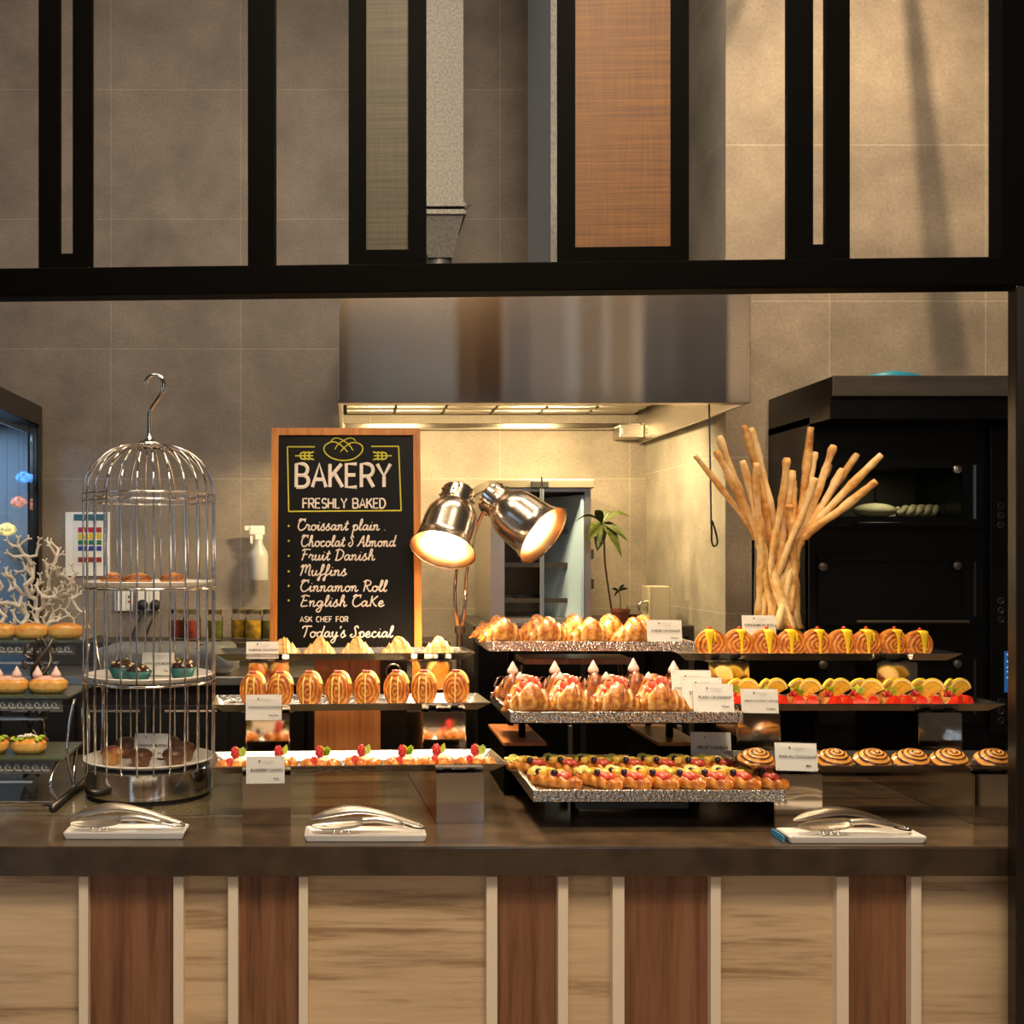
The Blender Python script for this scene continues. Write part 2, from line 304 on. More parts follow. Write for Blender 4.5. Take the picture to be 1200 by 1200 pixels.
def prism_z(bm, pts, z0, z1):
    a = [bm.verts.new((p[0], p[1], z0)) for p in pts]; b = [bm.verts.new((p[0], p[1], z1)) for p in pts]
    bm.faces.new(a[::-1]); bm.faces.new(b); n = len(pts)
    for i in range(n):
        bm.faces.new((a[i], a[(i+1) % n], b[(i+1) % n], b[i]))
    return bm
def smooth_pts(pts, n=6):
    P = [Vector(p) for p in pts]
    if len(P) < 3: return P
    out = []
    for i in range(len(P)-1):
        p0 = P[max(i-1, 0)]; p1 = P[i]; p2 = P[i+1]; p3 = P[min(i+2, len(P)-1)]
        for k in range(n):
            t = k/n
            out.append(.5*((2*p1)+(p2-p0)*t+(2*p0-5*p1+4*p2-p3)*t*t+(-p0+3*p1-3*p2+p3)*t**3))
    out.append(P[-1])
    return out
def tube(bm, pts, r, n=8, cap=True, flat=None):
    P = [Vector(p) for p in pts]; m = len(P)
    R = r if isinstance(r, (list, tuple)) else [r]*m
    t0 = (P[1]-P[0]).normalized()
    up = Vector((0, 0, 1)) if abs(t0.z) < .9 else Vector((0, 1, 0))
    nrm = t0.cross(up).normalized(); rings = []
    for i in range(m):
        t = (P[min(i+1, m-1)]-P[max(i-1, 0)])
        if t.length < 1e-9: t = t0.copy()
        t.normalize(); nrm = nrm-t*nrm.dot(t)
        if nrm.length < 1e-6: nrm = t.orthogonal()
        nrm.normalize(); bn = t.cross(nrm); ring = []
        for k in range(n):
            a = 2*PI*k/n; d = nrm*math.cos(a)+bn*math.sin(a)
            v = d*R[i]
            if flat: v = Vector((v.x*flat[0], v.y*flat[1], v.z*flat[2]))
            ring.append(bm.verts.new(P[i]+v))
        rings.append(ring)
    for i in range(m-1):
        for k in range(n):
            bm.faces.new((rings[i][k], rings[i][(k+1) % n], rings[i+1][(k+1) % n], rings[i+1][k]))
    if cap:
        bm.faces.new(rings[0][::-1]); bm.faces.new(rings[-1])
    return bm
def lathe(bm, prof, n=24, c=(0, 0, 0), axis=None, wob=None, close=False):
    """profile of (r, z) turned about Z (or about the axis vector) at c"""
    rot = Vector((0, 0, 1)).rotation_difference(Vector(axis)).to_matrix() if axis else Matrix.Identity(3)
    c = Vector(c); rings = []
    for r, z in prof:
        if r < 1e-6: rings.append([bm.verts.new(c+rot @ Vector((0, 0, z)))]); continue
        ring = []
        for k in range(n):
            a = 2*PI*k/n; rr = r*(wob(a, z) if wob else 1)
            ring.append(bm.verts.new(c+rot @ Vector((rr*math.cos(a), rr*math.sin(a), z))))
        rings.append(ring)
    for a, b in zip(rings, rings[1:]):
        for k in range(n):
            k2 = (k+1) % n
            if len(a) == 1 and len(b) == 1: continue
            if len(a) == 1: bm.faces.new((a[0], b[k2], b[k]))
            elif len(b) == 1: bm.faces.new((a[k], a[k2], b[0]))
            else: bm.faces.new((a[k], a[k2], b[k2], b[k]))
    if close:
        for ring, rev in ((rings[0], True), (rings[-1], False)):
            if len(ring) > 2: bm.faces.new(ring[::-1] if rev else ring)
    return bm
def ball(bm, c, r, s=(1, 1, 1), u=12, v=8, jit=0, rnd=random, rot=None):
    c = Vector(c); rows = []
    R = rot.to_matrix() if rot else Matrix.Identity(3)
    for i in range(v+1):
        th = PI*i/v
        if i in (0, v): rows.append([bm.verts.new(c+R @ Vector((0, 0, r*s[2]*math.cos(th))))]); continue
        row = []
        for k in range(u):
            a = 2*PI*k/u; j = 1+jit*(rnd.random()-.5)
            row.append(bm.verts.new(c+R @ Vector((r*s[0]*math.sin(th)*math.cos(a)*j, r*s[1]*math.sin(th)*math.sin(a)*j, r*s[2]*math.cos(th)*j))))
        rows.append(row)
    for a, b in zip(rows, rows[1:]):
        for k in range(u):
            k2 = (k+1) % u
            if len(a) == 1: bm.faces.new((a[0], b[k], b[k2]))
            elif len(b) == 1: bm.faces.new((a[k], b[0], a[k2]))
            else: bm.faces.new((a[k], b[k], b[k2], a[k2]))
    return bm
def ob(name, bm, m, parent=None, smooth=False, auto=None):
    bmesh.ops.recalc_face_normals(bm, faces=bm.faces[:])
    me = bpy.data.meshes.new(name)
    if auto is not None:
        for f in bm.faces: f.smooth = True
        for e in bm.edges:
            if len(e.link_faces) == 2 and e.calc_face_angle(0) > auto: e.smooth = False
    elif smooth:
        for f in bm.faces: f.smooth = True
    bm.to_mesh(me); bm.free(); me.materials.append(M[m] if isinstance(m, str) else m)
    o = bpy.data.objects.new(name, me); C.objects.link(o)
    if parent: o.parent = parent
    return o
def tag(o, label, cat, group=None, loc=None, rz=None):
    o['label'] = label; o['category'] = cat
    if group: o['group'] = group
    if loc: o.location = loc
    if rz is not None: o.rotation_euler = (0, 0, rz)
    return o
def thing(name, label, cat, loc=(0, 0, 0), rz=0, group=None):
    o = bpy.data.objects.new(name, None); C.objects.link(o); o.empty_display_size = .05
    return tag(o, label, cat, group, loc, rz)
def struct(o): o['kind'] = 'structure'; return o
def dup(root, loc, rz, label, group=None, scale=None):
    r = root.copy(); C.objects.link(r); r.location = loc; r.rotation_euler = (0, 0, rz); r['label'] = label
    if group: r['group'] = group
    if scale: r.scale = (scale,)*3 if not isinstance(scale, tuple) else scale
    for ch in list(root.children):
        c = ch.copy(); C.objects.link(c); c.parent = r
        for g in ch.children:
            d = g.copy(); C.objects.link(d); d.parent = c
    return r
class Kind:
    """a prototype thing; the first placement moves it, the next ones copy it"""
    def __init__(self, root): self.root = root; self.used = False
    def put(self, loc, rz, label, group=None, scale=None):
        if self.used: return dup(self.root, loc, rz, label, group, scale)
        self.used = True; o = self.root; o.location = loc; o.rotation_euler = (0, 0, rz); o['label'] = label
        if group: o['group'] = group
        if scale: o.scale = (scale,)*3 if not isinstance(scale, tuple) else scale
        return o
ORD = ['first', 'second', 'third', 'fourth', 'fifth', 'sixth', 'seventh', 'eighth', 'ninth', 'tenth', 'eleventh', 'twelfth']
def pos(i, n):
    if i == 0: return 'leftmost'
    if i == n-1: return 'rightmost'
    if n % 2 and i == n//2: return 'middle one'
    return ORD[i]+' from the left' if i <= n//2 else ORD[n-1-i]+' from the right'
def set_bake(o, vals):
    a = o.data.attributes.new('bake', 'FLOAT', 'POINT'); a.data.foreach_set('value', vals)
    return o

# ---------------------------------------------------------------- lettering
CUR = {
 'a': (1.05, [[(.75, .75), (.5, 1), (.2, .8), (.1, .4), (.3, .03), (.6, .3), (.78, .95), (.74, .3), (.9, .02), (1.12, .3)]]),
 'c': (.88, [[(.7, .8), (.45, 1), (.15, .7), (.15, .25), (.45, 0), (.88, .3)]]),
 'd': (1.1, [[(.75, .75), (.5, 1), (.2, .8), (.1, .4), (.3, .03), (.62, .25), (.85, 1), (1.0, 2.1)], [(.92, 1.6), (.78, .5), (.9, .02), (1.15, .3)]]),
 'e': (.9, [[(.1, .45), (.55, .55), (.62, .85), (.4, 1), (.15, .7), (.15, .25), (.45, 0), (.9, .3)]]),
 'f': (.75, [[(0, .2), (.4, .8), (.62, 1.7), (.48, 2.05), (.34, 1.6), (.28, 0), (.2, -.85), (.02, -.7), (.3, -.05), (.75, .3)]]),
 'g': (1.05, [[(.75, .75), (.5, 1), (.2, .8), (.1, .4), (.3, .05), (.6, .3), (.78, .95)], [(.78, .95), (.72, -.4), (.45, -1), (.12, -.7), (.5, -.2), (1.1, .3)]]),
 'h': (1.1, [[(.05, .3), (.45, 1.1), (.55, 1.9), (.36, 2.0), (.25, 1.2), (.2, 0)], [(.2, .5), (.5, .97), (.72, .8), (.7, .2), (.86, .02), (1.12, .3)]]),
 'i': (.6, [[(.02, .35), (.25, 1), (.2, .25), (.38, .02), (.62, .3)], [(.3, 1.42), (.34, 1.5)]]),
 'l': (.62, [[(0, .25), (.4, 1.2), (.48, 1.9), (.3, 2.0), (.2, 1.3), (.2, .25), (.38, .02), (.65, .3)]]),
 'm': (1.45, [[(0, .7), (.15, 1), (.2, .7), (.15, 0)], [(.17, .5), (.42, 1), (.58, .8), (.55, 0)], [(.57, .5), (.85, 1), (1.03, .8), (1.0, .2), (1.18, .02), (1.45, .3)]]),
 'n': (1.02, [[(0, .7), (.15, 1), (.2, .7), (.15, 0)], [(.17, .5), (.45, 1), (.65, .8), (.6, .2), (.78, .02), (1.05, .3)]]),
 'o': (.95, [[(.5, 1), (.15, .8), (.13, .3), (.42, 0), (.75, .3), (.72, .8), (.45, 1), (.6, .82), (1.0, .9)]]),
 'p': (.98, [[(.05, .6), (.3, 1), (.25, .3), (.12, -.95)], [(.25, .5), (.5, 1), (.8, .75), (.75, .2), (.5, 0), (.27, .25)], [(.7, .1), (1.0, .35)]]),
 'r': (.82, [[(0, .4), (.2, 1.15), (.28, .92), (.58, .92), (.5, .3), (.65, .02), (.86, .3)]]),
 's': (.78, [[(0, .25), (.42, 1.25), (.42, .8), (.62, .3), (.35, -.02), (.1, .12)], [(.5, .1), (.8, .35)]]),
 't': (.66, [[(0, .3), (.36, 1.1), (.42, 1.75)], [(.4, 1.6), (.28, .3), (.45, .02), (.7, .3)], [(.08, 1.2), (.68, 1.25)]]),
 'u': (1.02, [[(.02, .6), (.2, 1), (.15, .3), (.35, 0), (.6, .3), (.72, 1)], [(.72, 1), (.67, .25), (.84, .02), (1.06, .3)]]),
 'y': (1.05, [[(.02, .6), (.2, 1), (.15, .35), (.35, .05), (.6, .3), (.74, 1)], [(.74, 1), (.64, -.5), (.35, -1), (.1, -.7), (.5, -.2), (1.05, .3)]]),
 'C': (1.3, [[(1.12, 1.55), (1.0, 1.95), (.6, 1.9), (.22, 1.4), (.15, .6), (.5, .02), (.95, .1), (1.3, .5)], [(.1, 1.7), (.35, 2.1), (.7, 2.0), (1.2, 2.05)]]),
 'F': (1.2, [[(.5, 1.9), (.42, 1), (.25, 0)], [(.1, 1.7), (.4, 2.0), (1.3, 1.95)], [(.2, 1.05), (.95, 1.1)]]),
 'D': (1.45, [[(.45, 1.9), (.3, 0)], [(.1, 1.7), (.6, 2), (1.25, 1.5), (1.2, .6), (.7, .02), (.15, .05)]]),
 'M': (1.55, [[(.05, 1.5), (.3, 1.95), (.3, 1), (.15, 0)], [(.3, 1.3), (.65, 2), (.78, 1.6), (.75, .5)], [(.78, 1.2), (1.12, 2), (1.3, 1.6), (1.25, .3), (1.5, .02)]]),
 'R': (1.35, [[(.35, 1.9), (.22, 0)], [(.02, 1.7), (.5, 2.05), (1.05, 1.75), (.95, 1.2), (.35, 1.0)], [(.5, 1.0), (.9, .2), (1.15, .02), (1.4, .3)]]),
 'E': (1.25, [[(1.2, 1.85), (.7, 2), (.35, 1.95), (.05, 1.75)], [(.42, 1.95), (.35, 1.1), (.2, .3), (.35, .02), (1.1, .12)], [(.32, 1.05), (.95, 1.1)]]),
 'A': (1.3, [[(-.1, .1), (.2, .3), (.6, 1.4), (.9, 2)], [(.9, 2), (.92, 1), (1.05, 0), (1.25, .2)], [(.3, .75), (1.1, .8)]]),
 'T': (1.2, [[(.65, 1.9), (.6, 1), (.4, 0)], [(.05, 1.55), (.2, 1.95), (1.35, 1.98)]]),
 'S': (1.15, [[(1.05, 1.6), (.85, 2.02), (.5, 1.75), (.68, 1.1), (.75, .4), (.35, 0), (.02, .3), (.3, .55)]]),
 'K': (1.25, [[(.32, 1.95), (.22, 0)], [(1.1, 1.9), (.32, .95)], [(.42, 1.0), (.8, .3), (1.15, .02)]]),
 '&': (.95, [[(.75, 1.6), (.55, 2.0), (.3, 1.7), (.6, 1.1), (.7, .5), (.35, 0), (.05, .4), (.35, .8)]]),
 "'": (.3, [[(.2, 2.05), (.1, 1.6)]]), '.': (.4, [[(.2, 0), (.24, .06)]]), ' ': (.62, []),
}
def arc(cx, cy, rx, ry, a0, a1, n=8): return [(cx+rx*math.cos(math.radians(a0+(a1-a0)*i/n)), cy+ry*math.sin(math.radians(a0+(a1-a0)*i/n))) for i in range(n+1)]
CAP = {
 'A': (.62, [[(0, 0), (.29, 1), (.58, 0)], [(.1, .33), (.48, .33)]]),
 'B': (.6, [[(.02, 0), (.02, 1), (.28, 1)]+arc(.28, .76, .22, .24, 90, -90)+[(.02, .52)], [(.28, .52)]+arc(.28, .26, .27, .26, 90, -90)+[(.02, 0)]]),
 'C': (.62, [arc(.32, .5, .3, .5, 50, 310, 12)]),
 'D': (.62, [[(.02, 0), (.02, 1), (.2, 1)]+arc(.2, .5, .36, .5, 90, -90, 10)+[(.02, 0)]]),
 'E': (.54, [[(.48, 1), (.02, 1), (.02, 0), (.48, 0)], [(.02, .52), (.42, .52)]]),
 'F': (.5, [[(.46, 1), (.02, 1), (.02, 0)], [(.02, .52), (.4, .52)]]),
 'H': (.62, [[(.02, 0), (.02, 1)], [(.54, 0), (.54, 1)], [(.02, .52), (.54, .52)]]),
 'K': (.58, [[(.02, 0), (.02, 1)], [(.52, 1), (.02, .42)], [(.2, .62), (.56, 0)]]),
 'L': (.5, [[(.02, 1), (.02, 0), (.45, 0)]]),
 'O': (.7, [arc(.34, .5, .31, .5, 90, 450, 16)]),
 'R': (.58, [[(.02, 0), (.02, 1), (.28, 1)]+arc(.28, .74, .24, .26, 90, -90)+[(.02, .48)], [(.28, .48), (.54, 0)]]),
 'S': (.56, [arc(.27, .75, .22, .25, 30, 270, 9)+arc(.27, .25, .24, .25, 90, -150, 9)]),
 'Y': (.6, [[(0, 1), (.29, .48), (.58, 1)], [(.29, .48), (.29, 0)]]), ' ': (.4, []),
}
def write(bm, text, font, x0, x1, zb, h, y, r, slant=0, curved=True, gap=0.0):
    """draw strokes on a vertical board at depth y, fitted between x0 and x1, baseline zb, unit height h"""
    tot = sum(font[c][0]+gap for c in text)-gap; sx = (x1-x0)/tot; cx = 0
    for ch in text:
        adv, strokes = font[ch]
        for st in strokes:
            p = [(x0+(cx+q[0]+slant*q[1])*sx, y, zb+q[1]*h) for q in st]
            tube(bm, smooth_pts(p, 4) if curved else p, r, 5, flat=(1, .35, 1))
        cx += adv+gap
    return bm
def text_mesh(name, body, size, m, parent, loc, rot, align='CENTER'):
    cu = bpy.data.curves.new(name, 'FONT'); cu.body = body; cu.size = size; cu.align_x = align; cu.align_y = 'CENTER'; cu.resolution_u = 2; cu.offset = size*.018
    t = bpy.data.objects.new(name+'_source', cu); C.objects.link(t)
    dg = bpy.context.evaluated_depsgraph_get(); dg.update()
    me = bpy.data.meshes.new_from_object(t.evaluated_get(dg)); bpy.data.objects.remove(t); bpy.data.curves.remove(cu)
    me.materials.clear(); me.materials.append(M[m]); me.name = name
    o = bpy.data.objects.new(name, me); C.objects.link(o); o.parent = parent; o.location = loc; o.rotation_euler = rot
    return o

# ---------------------------------------------------------------- the room
struct(ob('floor', box(nb(), -5, 5.5, -4.2, 6.1, -.1, 0), 'floor'))
struct(ob('wall_back', box(nb(), -5, 1.62, 5.9, 6.1, 0, 5.4), 'tile_back'))
bm = nb(); prism_z(bm, [(1.609, 4.75), (5.5, 4.75), (5.5, 4.95), (1.62, 4.95)], 0, 5.4)
struct(ob('wall_right', bm, 'tile_right'))
bm = nb(); prism_z(bm, [(1.6085, 4.752), (1.66, 4.955), (1.66, 5.9), (1.575, 5.9)], 0, 5.4)
struct(ob('wall_alcove', bm, 'tile_side'))
struct(ob('wall_front', box(nb(), -5, 5.5, -4.2, -4.0, 0, 5.4), mat('dark_room_wall', (.10, .075, .055), .6)))

# ---------------------------------------------------------------- counter
D0 = 2.9
ct = thing('bakery_counter', 'long bakery counter with dark brown stone top and striped wood front', 'counter', (0, 0, 0))
bm = nb(); box(bm, -1.75, 2.75, D0, 4.25, .824, .90, .004)
ob('worktop', bm, 'granite', ct)
bm = nb(); box(bm, -1.74, 2.74, D0+.006, 4.24, .8995, .9012); ob('sheen_top_face', bm, 'granite_top', ct)  # worktop granite in a lighter colour that includes its reflected light
ob('base_cabinet', box(nb(), -1.75, 2.75, 3.02, 4.22, 0, .824), 'rubber', ct)
DP = 2.945
bm = nb(); box(bm, -1.72, .13, 3.25, 4.2, .9008, .9015); ob('stone_inlay', bm, 'inlay', ct)
bm = nb(); box(bm, -1.72, .13, 3.232, 3.25, .9006, .9019, .0004); ob('steel_trim_strip', bm, 'steel', ct)
light = [(-260, 92), (215, 267), (361, 570), (666, 718), (845, 981), (1080, 1290)]
brown = [(103, 203), (279, 350), (583, 654), (732, 833), (995, 1068)]
slats = [(92, 103), (203, 215), (267, 279), (350, 361), (570, 583), (654, 666), (718, 732), (833, 845), (981, 995), (1068, 1080)]
for a, b in light: ob('pale_wood_panel', box(nb(), X(a, DP), X(b, DP), DP+.012, 3.02, .02, .8235), 'veneer', ct)
for a, b in brown: ob('brown_wood_panel', box(nb(), X(a, DP), X(b, DP), DP+.008, 3.02, .02, .8155), 'walnut', ct)
for a, b in slats: ob('cream_slat', box(nb(), X(a, 2.925), X(b, 2.925), 2.925, 3.02, .02, .8165, .0015), 'slat', ct)

# ---------------------------------------------------------------- black partition frame above the counter
YAW = math.atan(.045)
pf = thing('partition_frame', 'black metal partition frame with tall narrow frames above the counter', 'partition', (0, 2.928, 0), -YAW)
def fx(px, off=0):      # pixel column to distance along the frame
    k = (px-PX)/F; return k*2.928/(1+.045*k)/math.cos(YAW)
def dz(px): return 2.928-.045*fx(px)
ZR0, ZR1 = 2.357, 2.432
ob('rail', box(nb(), -2.2, 2.3, 0, .07, ZR0, ZR1, .003), 'black', pf)
ob('mullion', box(nb(), fx(290), fx(321), .006, .064, ZR1, 3.55, .002), 'black', pf)
def tall_frame(p, wl, wr, inner=None):
    """p: outer left, inner left, inner right, outer right pixel columns; the frame stands on the rail"""
    a, b, c, d = [fx(q) for q in p]; zb = ZR1+.043
    bm = nb()
    prism(bm, [(a, ZR1), (b-.0006, zb-.0006), (b-.0006, 3.55), (a, 3.55)], .022, .040)
    prism(bm, [(d, ZR1), (c+.0006, zb-.0006), (c+.0006, 3.55), (d, 3.55)], .022, .040)
    prism(bm, [(a+.0012, ZR1), (d-.0012, ZR1), (c, zb), (b, zb)], .0215, .0405)
    f = ob('tall_frame', bm, 'black', pf)
    if inner: ob('woven_panel', box(nb(), b, c, .03, .036, zb, 3.55), inner, f)
tall_frame((42, 67, 82, 105), 0, 0)
tall_frame((408, 429, 478, 500), 0, 0, 'straw')
tall_frame((655, 676, 789, 810), 0, 0, 'amber')
tall_frame((926, 957, 971, 1000), 0, 0)
ob('upper_post', box(nb(), fx(1174), fx(1290), .004, .066, ZR1, 3.55, .002), 'black', pf)
ob('corner_post', box(nb(), fx(1191), fx(1290), .0, .042, 0, ZR0, .003), 'black_gloss', pf)

# ---------------------------------------------------------------- extractor hood
hx0, hx1, hy0, hy1, hz0, hz1 = -.045, 1.55, 4.29, 5.86, 2.252, 2.74
hd = thing('extractor_hood', 'wide brushed steel extractor hood over the alcove behind the chalkboard', 'hood', (0, 0, 0))
bm = nb(); t = .012
box(bm, hx0, hx1, hy0, hy0+t, hz0, hz1, .002); ob('front_canopy', bm, 'hood', hd)
bm = nb()
box(bm, hx0, hx1, hy0+t, hy1, hz1-t, hz1)
box(bm, hx0, hx0+t, hy0+t, hy1, hz0, hz1-t); ob('canopy_shell', bm, 'steel', hd)
bm = nb(); prism_z(bm, [(hx1-t, hy0+t), (hx1, hy0+t), (1.535, hy1), (1.523, hy1)], hz0, hz1-t); ob('end_panel', bm, 'steel', hd)
bm = nb(); box(bm, hx0+t, hx1-t, hy0+t, hy0+.06, hz0, hz0+.01); ob('gutter_lip', bm, 'steel', hd)
for i in range(6):
    bm = nb(); xa = hx0+.03+i*.25
    for k in range(7):
        y0 = 4.75+k*.15
        box(bm, xa, xa+.235, y0, y0+.10, 2.395, 2.41)
    box(bm, xa, xa+.235, 4.72, 5.83, 2.412, 2.42)
    ob('grease_filter', bm, 'steel', hd)
bm = nb(); box(bm, hx0+t, 1.52, 5.80, 5.86, 2.325, 2.352, .003); ob('back_rail', bm, 'chrome', hd)
bm = nb(); box(bm, X(723, 5.8), X(751, 5.8), 5.74, 5.89, Z(514, 5.8), Z(499, 5.8), .004); box(bm, X(726, 5.8), X(748, 5.8), 5.73, 5.74, Z(511, 5.8), Z(503, 5.8)); ob('junction_box', bm, 'steel', hd)
for xx in (.25, 1.05):
    lt = ob('light_fitting', box(nb(), xx-.2, xx+.2, 5.0, 5.08, 2.36, 2.392, .004), 'steel', hd)
    ob('light_tube', tube(nb(), [(xx-.18, 5.04, 2.357), (xx+.18, 5.04, 2.357)], .012, 10), 'tube', lt)
    area('hood_light', (xx, 5.04, 2.335), (xx+.02, 5.5, 1.5), .3, 31, (1, .75, .37), .06)

# ---------------------------------------------------------------- ducts above the hood
du = thing('ventilation_duct', 'speckled galvanised rectangular duct tapering down behind the straw panel frame', 'duct', (0, 0, 0))
xa, xb = X(478, 5.0), X(543, 5.0)
ob('duct_body', box(nb(), xa, xb, 5.0, 5.3, Z(240, 5), 4.9), 'galv', du)
bm = nb(); box(bm, xa-.01, xb+.012, 4.985, 5.31, Z(243, 5), Z(238, 5), .002); box(bm, xa-.01, xb+.012, 4.985, 5.31, Z(252, 5), Z(246, 5), .002)
tube(bm, [(xb+.005, 4.98, Z(246, 5)), (xb+.03, 4.97, Z(241, 5))], .006, 6); ob('flange', bm, 'galv', du)
bm = nb(); a = [bm.verts.new(p) for p in ((xa, 5, Z(252, 5)), (xb, 5, Z(252, 5)), (xb, 5.3, Z(252, 5)), (xa, 5.3, Z(252, 5)))]
x2, x3 = X(503, 5), X(531, 5); b = [bm.verts.new(p) for p in ((x2, 5.05, Z(298, 5)), (x3, 5.05, Z(298, 5)), (x3, 5.2, Z(298, 5)), (x2, 5.2, Z(298, 5)))]
for i in range(4): bm.faces.new((a[i], a[(i+1) % 4], b[(i+1) % 4], b[i]))
ob('taper', bm, 'galv', du)
ob('outlet_pipe', lathe(nb(), [(.06, hz1), (.06, Z(296, 5.1))], 16, ((x2+x3)/2, 5.12, 0), close=True), 'galv', du, auto=.6)
bd = thing('exhaust_shaft', 'large dark bluish exhaust shaft beside the amber woven panel', 'duct', (0, 0, 0))
bm = nb(); box(bm, X(648, 4.6), X(740, 4.6), 4.6, 5.25, hz1, 4.95); ob('shaft_body', bm, 'bluesteel', bd)
ob('corner_angle', box(nb(), X(645, 4.59), X(652, 4.59), 4.585, 4.60, hz1, 4.95), 'galv', bd)
# ---------------------------------------------------------------- kitchen behind the counter
# glass-doored cabinet at the far left
gx = -1.625
fr = thing('glass_cabinet', 'tall dark framed glass cabinet standing at the left edge beside the grey wall', 'cabinet', (0, 0, 0))
bm = nb(); z0, z1 = 0, 2.446
box(bm, gx-.9, gx, 4.86, 4.93, z0, z1-.002); box(bm, gx-.045, gx, 5.80, 5.86, z0, z1-.002)
box(bm, gx-.9, gx, 4.93, 5.80, z1-.10, z1); box(bm, gx-.9, gx, 4.93, 5.86, 0, .75); box(bm, gx-.9, gx-.85, 4.93, 5.86, .75, z1-.1)
ob('frame', bm, 'darksteel', fr)
bm = nb(); box(bm, gx-.03, gx-.015, 4.93, 4.955, .75, z1-.1); box(bm, gx-.03, gx-.015, 5.74, 5.765, .75, z1-.14); box(bm, gx-.03, gx-.015, 4.955, 5.74, z1-.16, z1-.14)
ob('inner_steel_trim', bm, 'chrome', fr)
ob('side_glass', box(nb(), gx-.012, gx-.006, 4.93, 5.80, .75, z1-.1), 'pane', fr)
ob('back_panel', box(nb(), gx-.84, gx-.06, 5.80, 5.84, .75, z1-.1), mat('grey_blue_liner', (.34, .38, .42), .4), fr)
ob('indicator_light', box(nb(), gx-.001, gx+.003, 5.10, 5.13, z1-.065, z1-.035), 'led', fr)
area('cabinet_light', (gx-.35, 5.3, z1-.12), (gx-.35, 5.35, 0), .3, 9.0, (.62, .80, 1))
for nm, py, px, r, mt, lb in (('lamp_reflection', 559, 28, .043, 'blue_lamp_reflection', 'blue glowing stand-in for a mosaic lamp reflection in the cabinet glass, topmost of three'),
                              ('lamp_reflection', 588, 22, .042, 'red_lamp_reflection', 'red and white glowing stand-in for a mosaic lamp reflection under the blue one'),
                              ('lamp_reflection', 620, 8, .05, 'yellow_lamp_reflection', 'yellow glowing stand-in for a mosaic lamp reflection behind the white coral')):
    D = {559: 5.72, 588: 5.62, 620: 5.70}[py]; zz = Z(py, D)  # glowing shades added inside the cabinet in place of reflections on its glass
    L = thing(nm, lb, 'lamp', (X(px, D), D, zz), 0, 'stand-in lamp reflections in the glass cabinet')
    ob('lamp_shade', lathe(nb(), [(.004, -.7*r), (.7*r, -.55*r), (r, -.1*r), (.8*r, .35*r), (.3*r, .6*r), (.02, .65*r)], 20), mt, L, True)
    ob('added_wire', tube(nb(), [(0, 0, .6*r), (0, 0, z1-.105-zz)], .0009, 6), 'darksteel', L)

# grey bench along the left wall
bn = thing('kitchen_bench', 'grey steel kitchen bench with dark cupboards along the left wall', 'bench', (0, 0, 0))
bx0, bx1 = -1.60, .50
ob('worktop', box(nb(), bx0, bx1, 5.0, 5.87, 1.075, 1.115, .004), 'steel', bn)
ob('raised_shelf', box(nb(), bx0, bx1, 5.52, 5.87, 1.1165, 1.23, .004), 'darksteel', bn)
ob('cupboard', box(nb(), bx0, bx1, 5.06, 5.86, .0, 1.074), 'rubber', bn)
for i in range(6):
    a = bx0+.015+i*.348; d = ob('door', box(nb(), a, a+.335, 5.04, 5.058, .1, .98, .003), 'darksteel', bn)
    ob('handle', tube(nb(), [(a+.05, 5.03, .955), (a+.285, 5.03, .955)], .006, 8), 'steel', d)
# equipment block standing in the alcove
eq = thing('undercounter_fridge', 'dark steel equipment block under the open cabinet in the alcove', 'fridge', (0, 0, 0))
ob('body', box(nb(), .56, 1.56, 5.02, 5.86, 0, 1.345, .006), 'darksteel', eq)
for a in (.58, 1.07):
    d = ob('door', box(nb(), a, a+.46, 5.0, 5.019, .1, 1.30, .004), 'oven', eq); ob('handle', box(nb(), a+.40, a+.42, 4.975, 4.999, .6, .9, .004), 'steel', d)
# perforated machine seen under the trays
mc = thing('kitchen_machine', 'grey kitchen machine with a round porthole behind the wooden board stand', 'machine', (0, 0, 0))
mx0, mx1, md = X(443, 4.75), X(478, 4.75), 4.75
ob('housing', box(nb(), mx0, mx1, md, 4.98, 0, Z(772, md), .004), 'darksteel', mc)
ob('porthole_ring', lathe(nb(), [(.030, -.004), (.036, .006), (.030, .010), (.026, .004)], 24, (X(461, md), md, Z(787, md)), (0, -1, 0), close=False), 'steel', mc, True)
ob('porthole_glass', lathe(nb(), [(0, .004), (.027, .003)], 24, (X(461, md), md, Z(787, md)), (0, -1, 0)), 'oven', mc)
bm = nb()
for r_ in range(2):
    for i in range(9):
        xx = mx0+.010+i*.0125; zz = Z(828+r_*7, md); tube(bm, [(xx, md-.001, zz), (xx+.006, md-.001, zz+.014), (xx+.012, md-.001, zz)], .0022, 5)
ob('vent_grille', bm, 'rubber', mc)

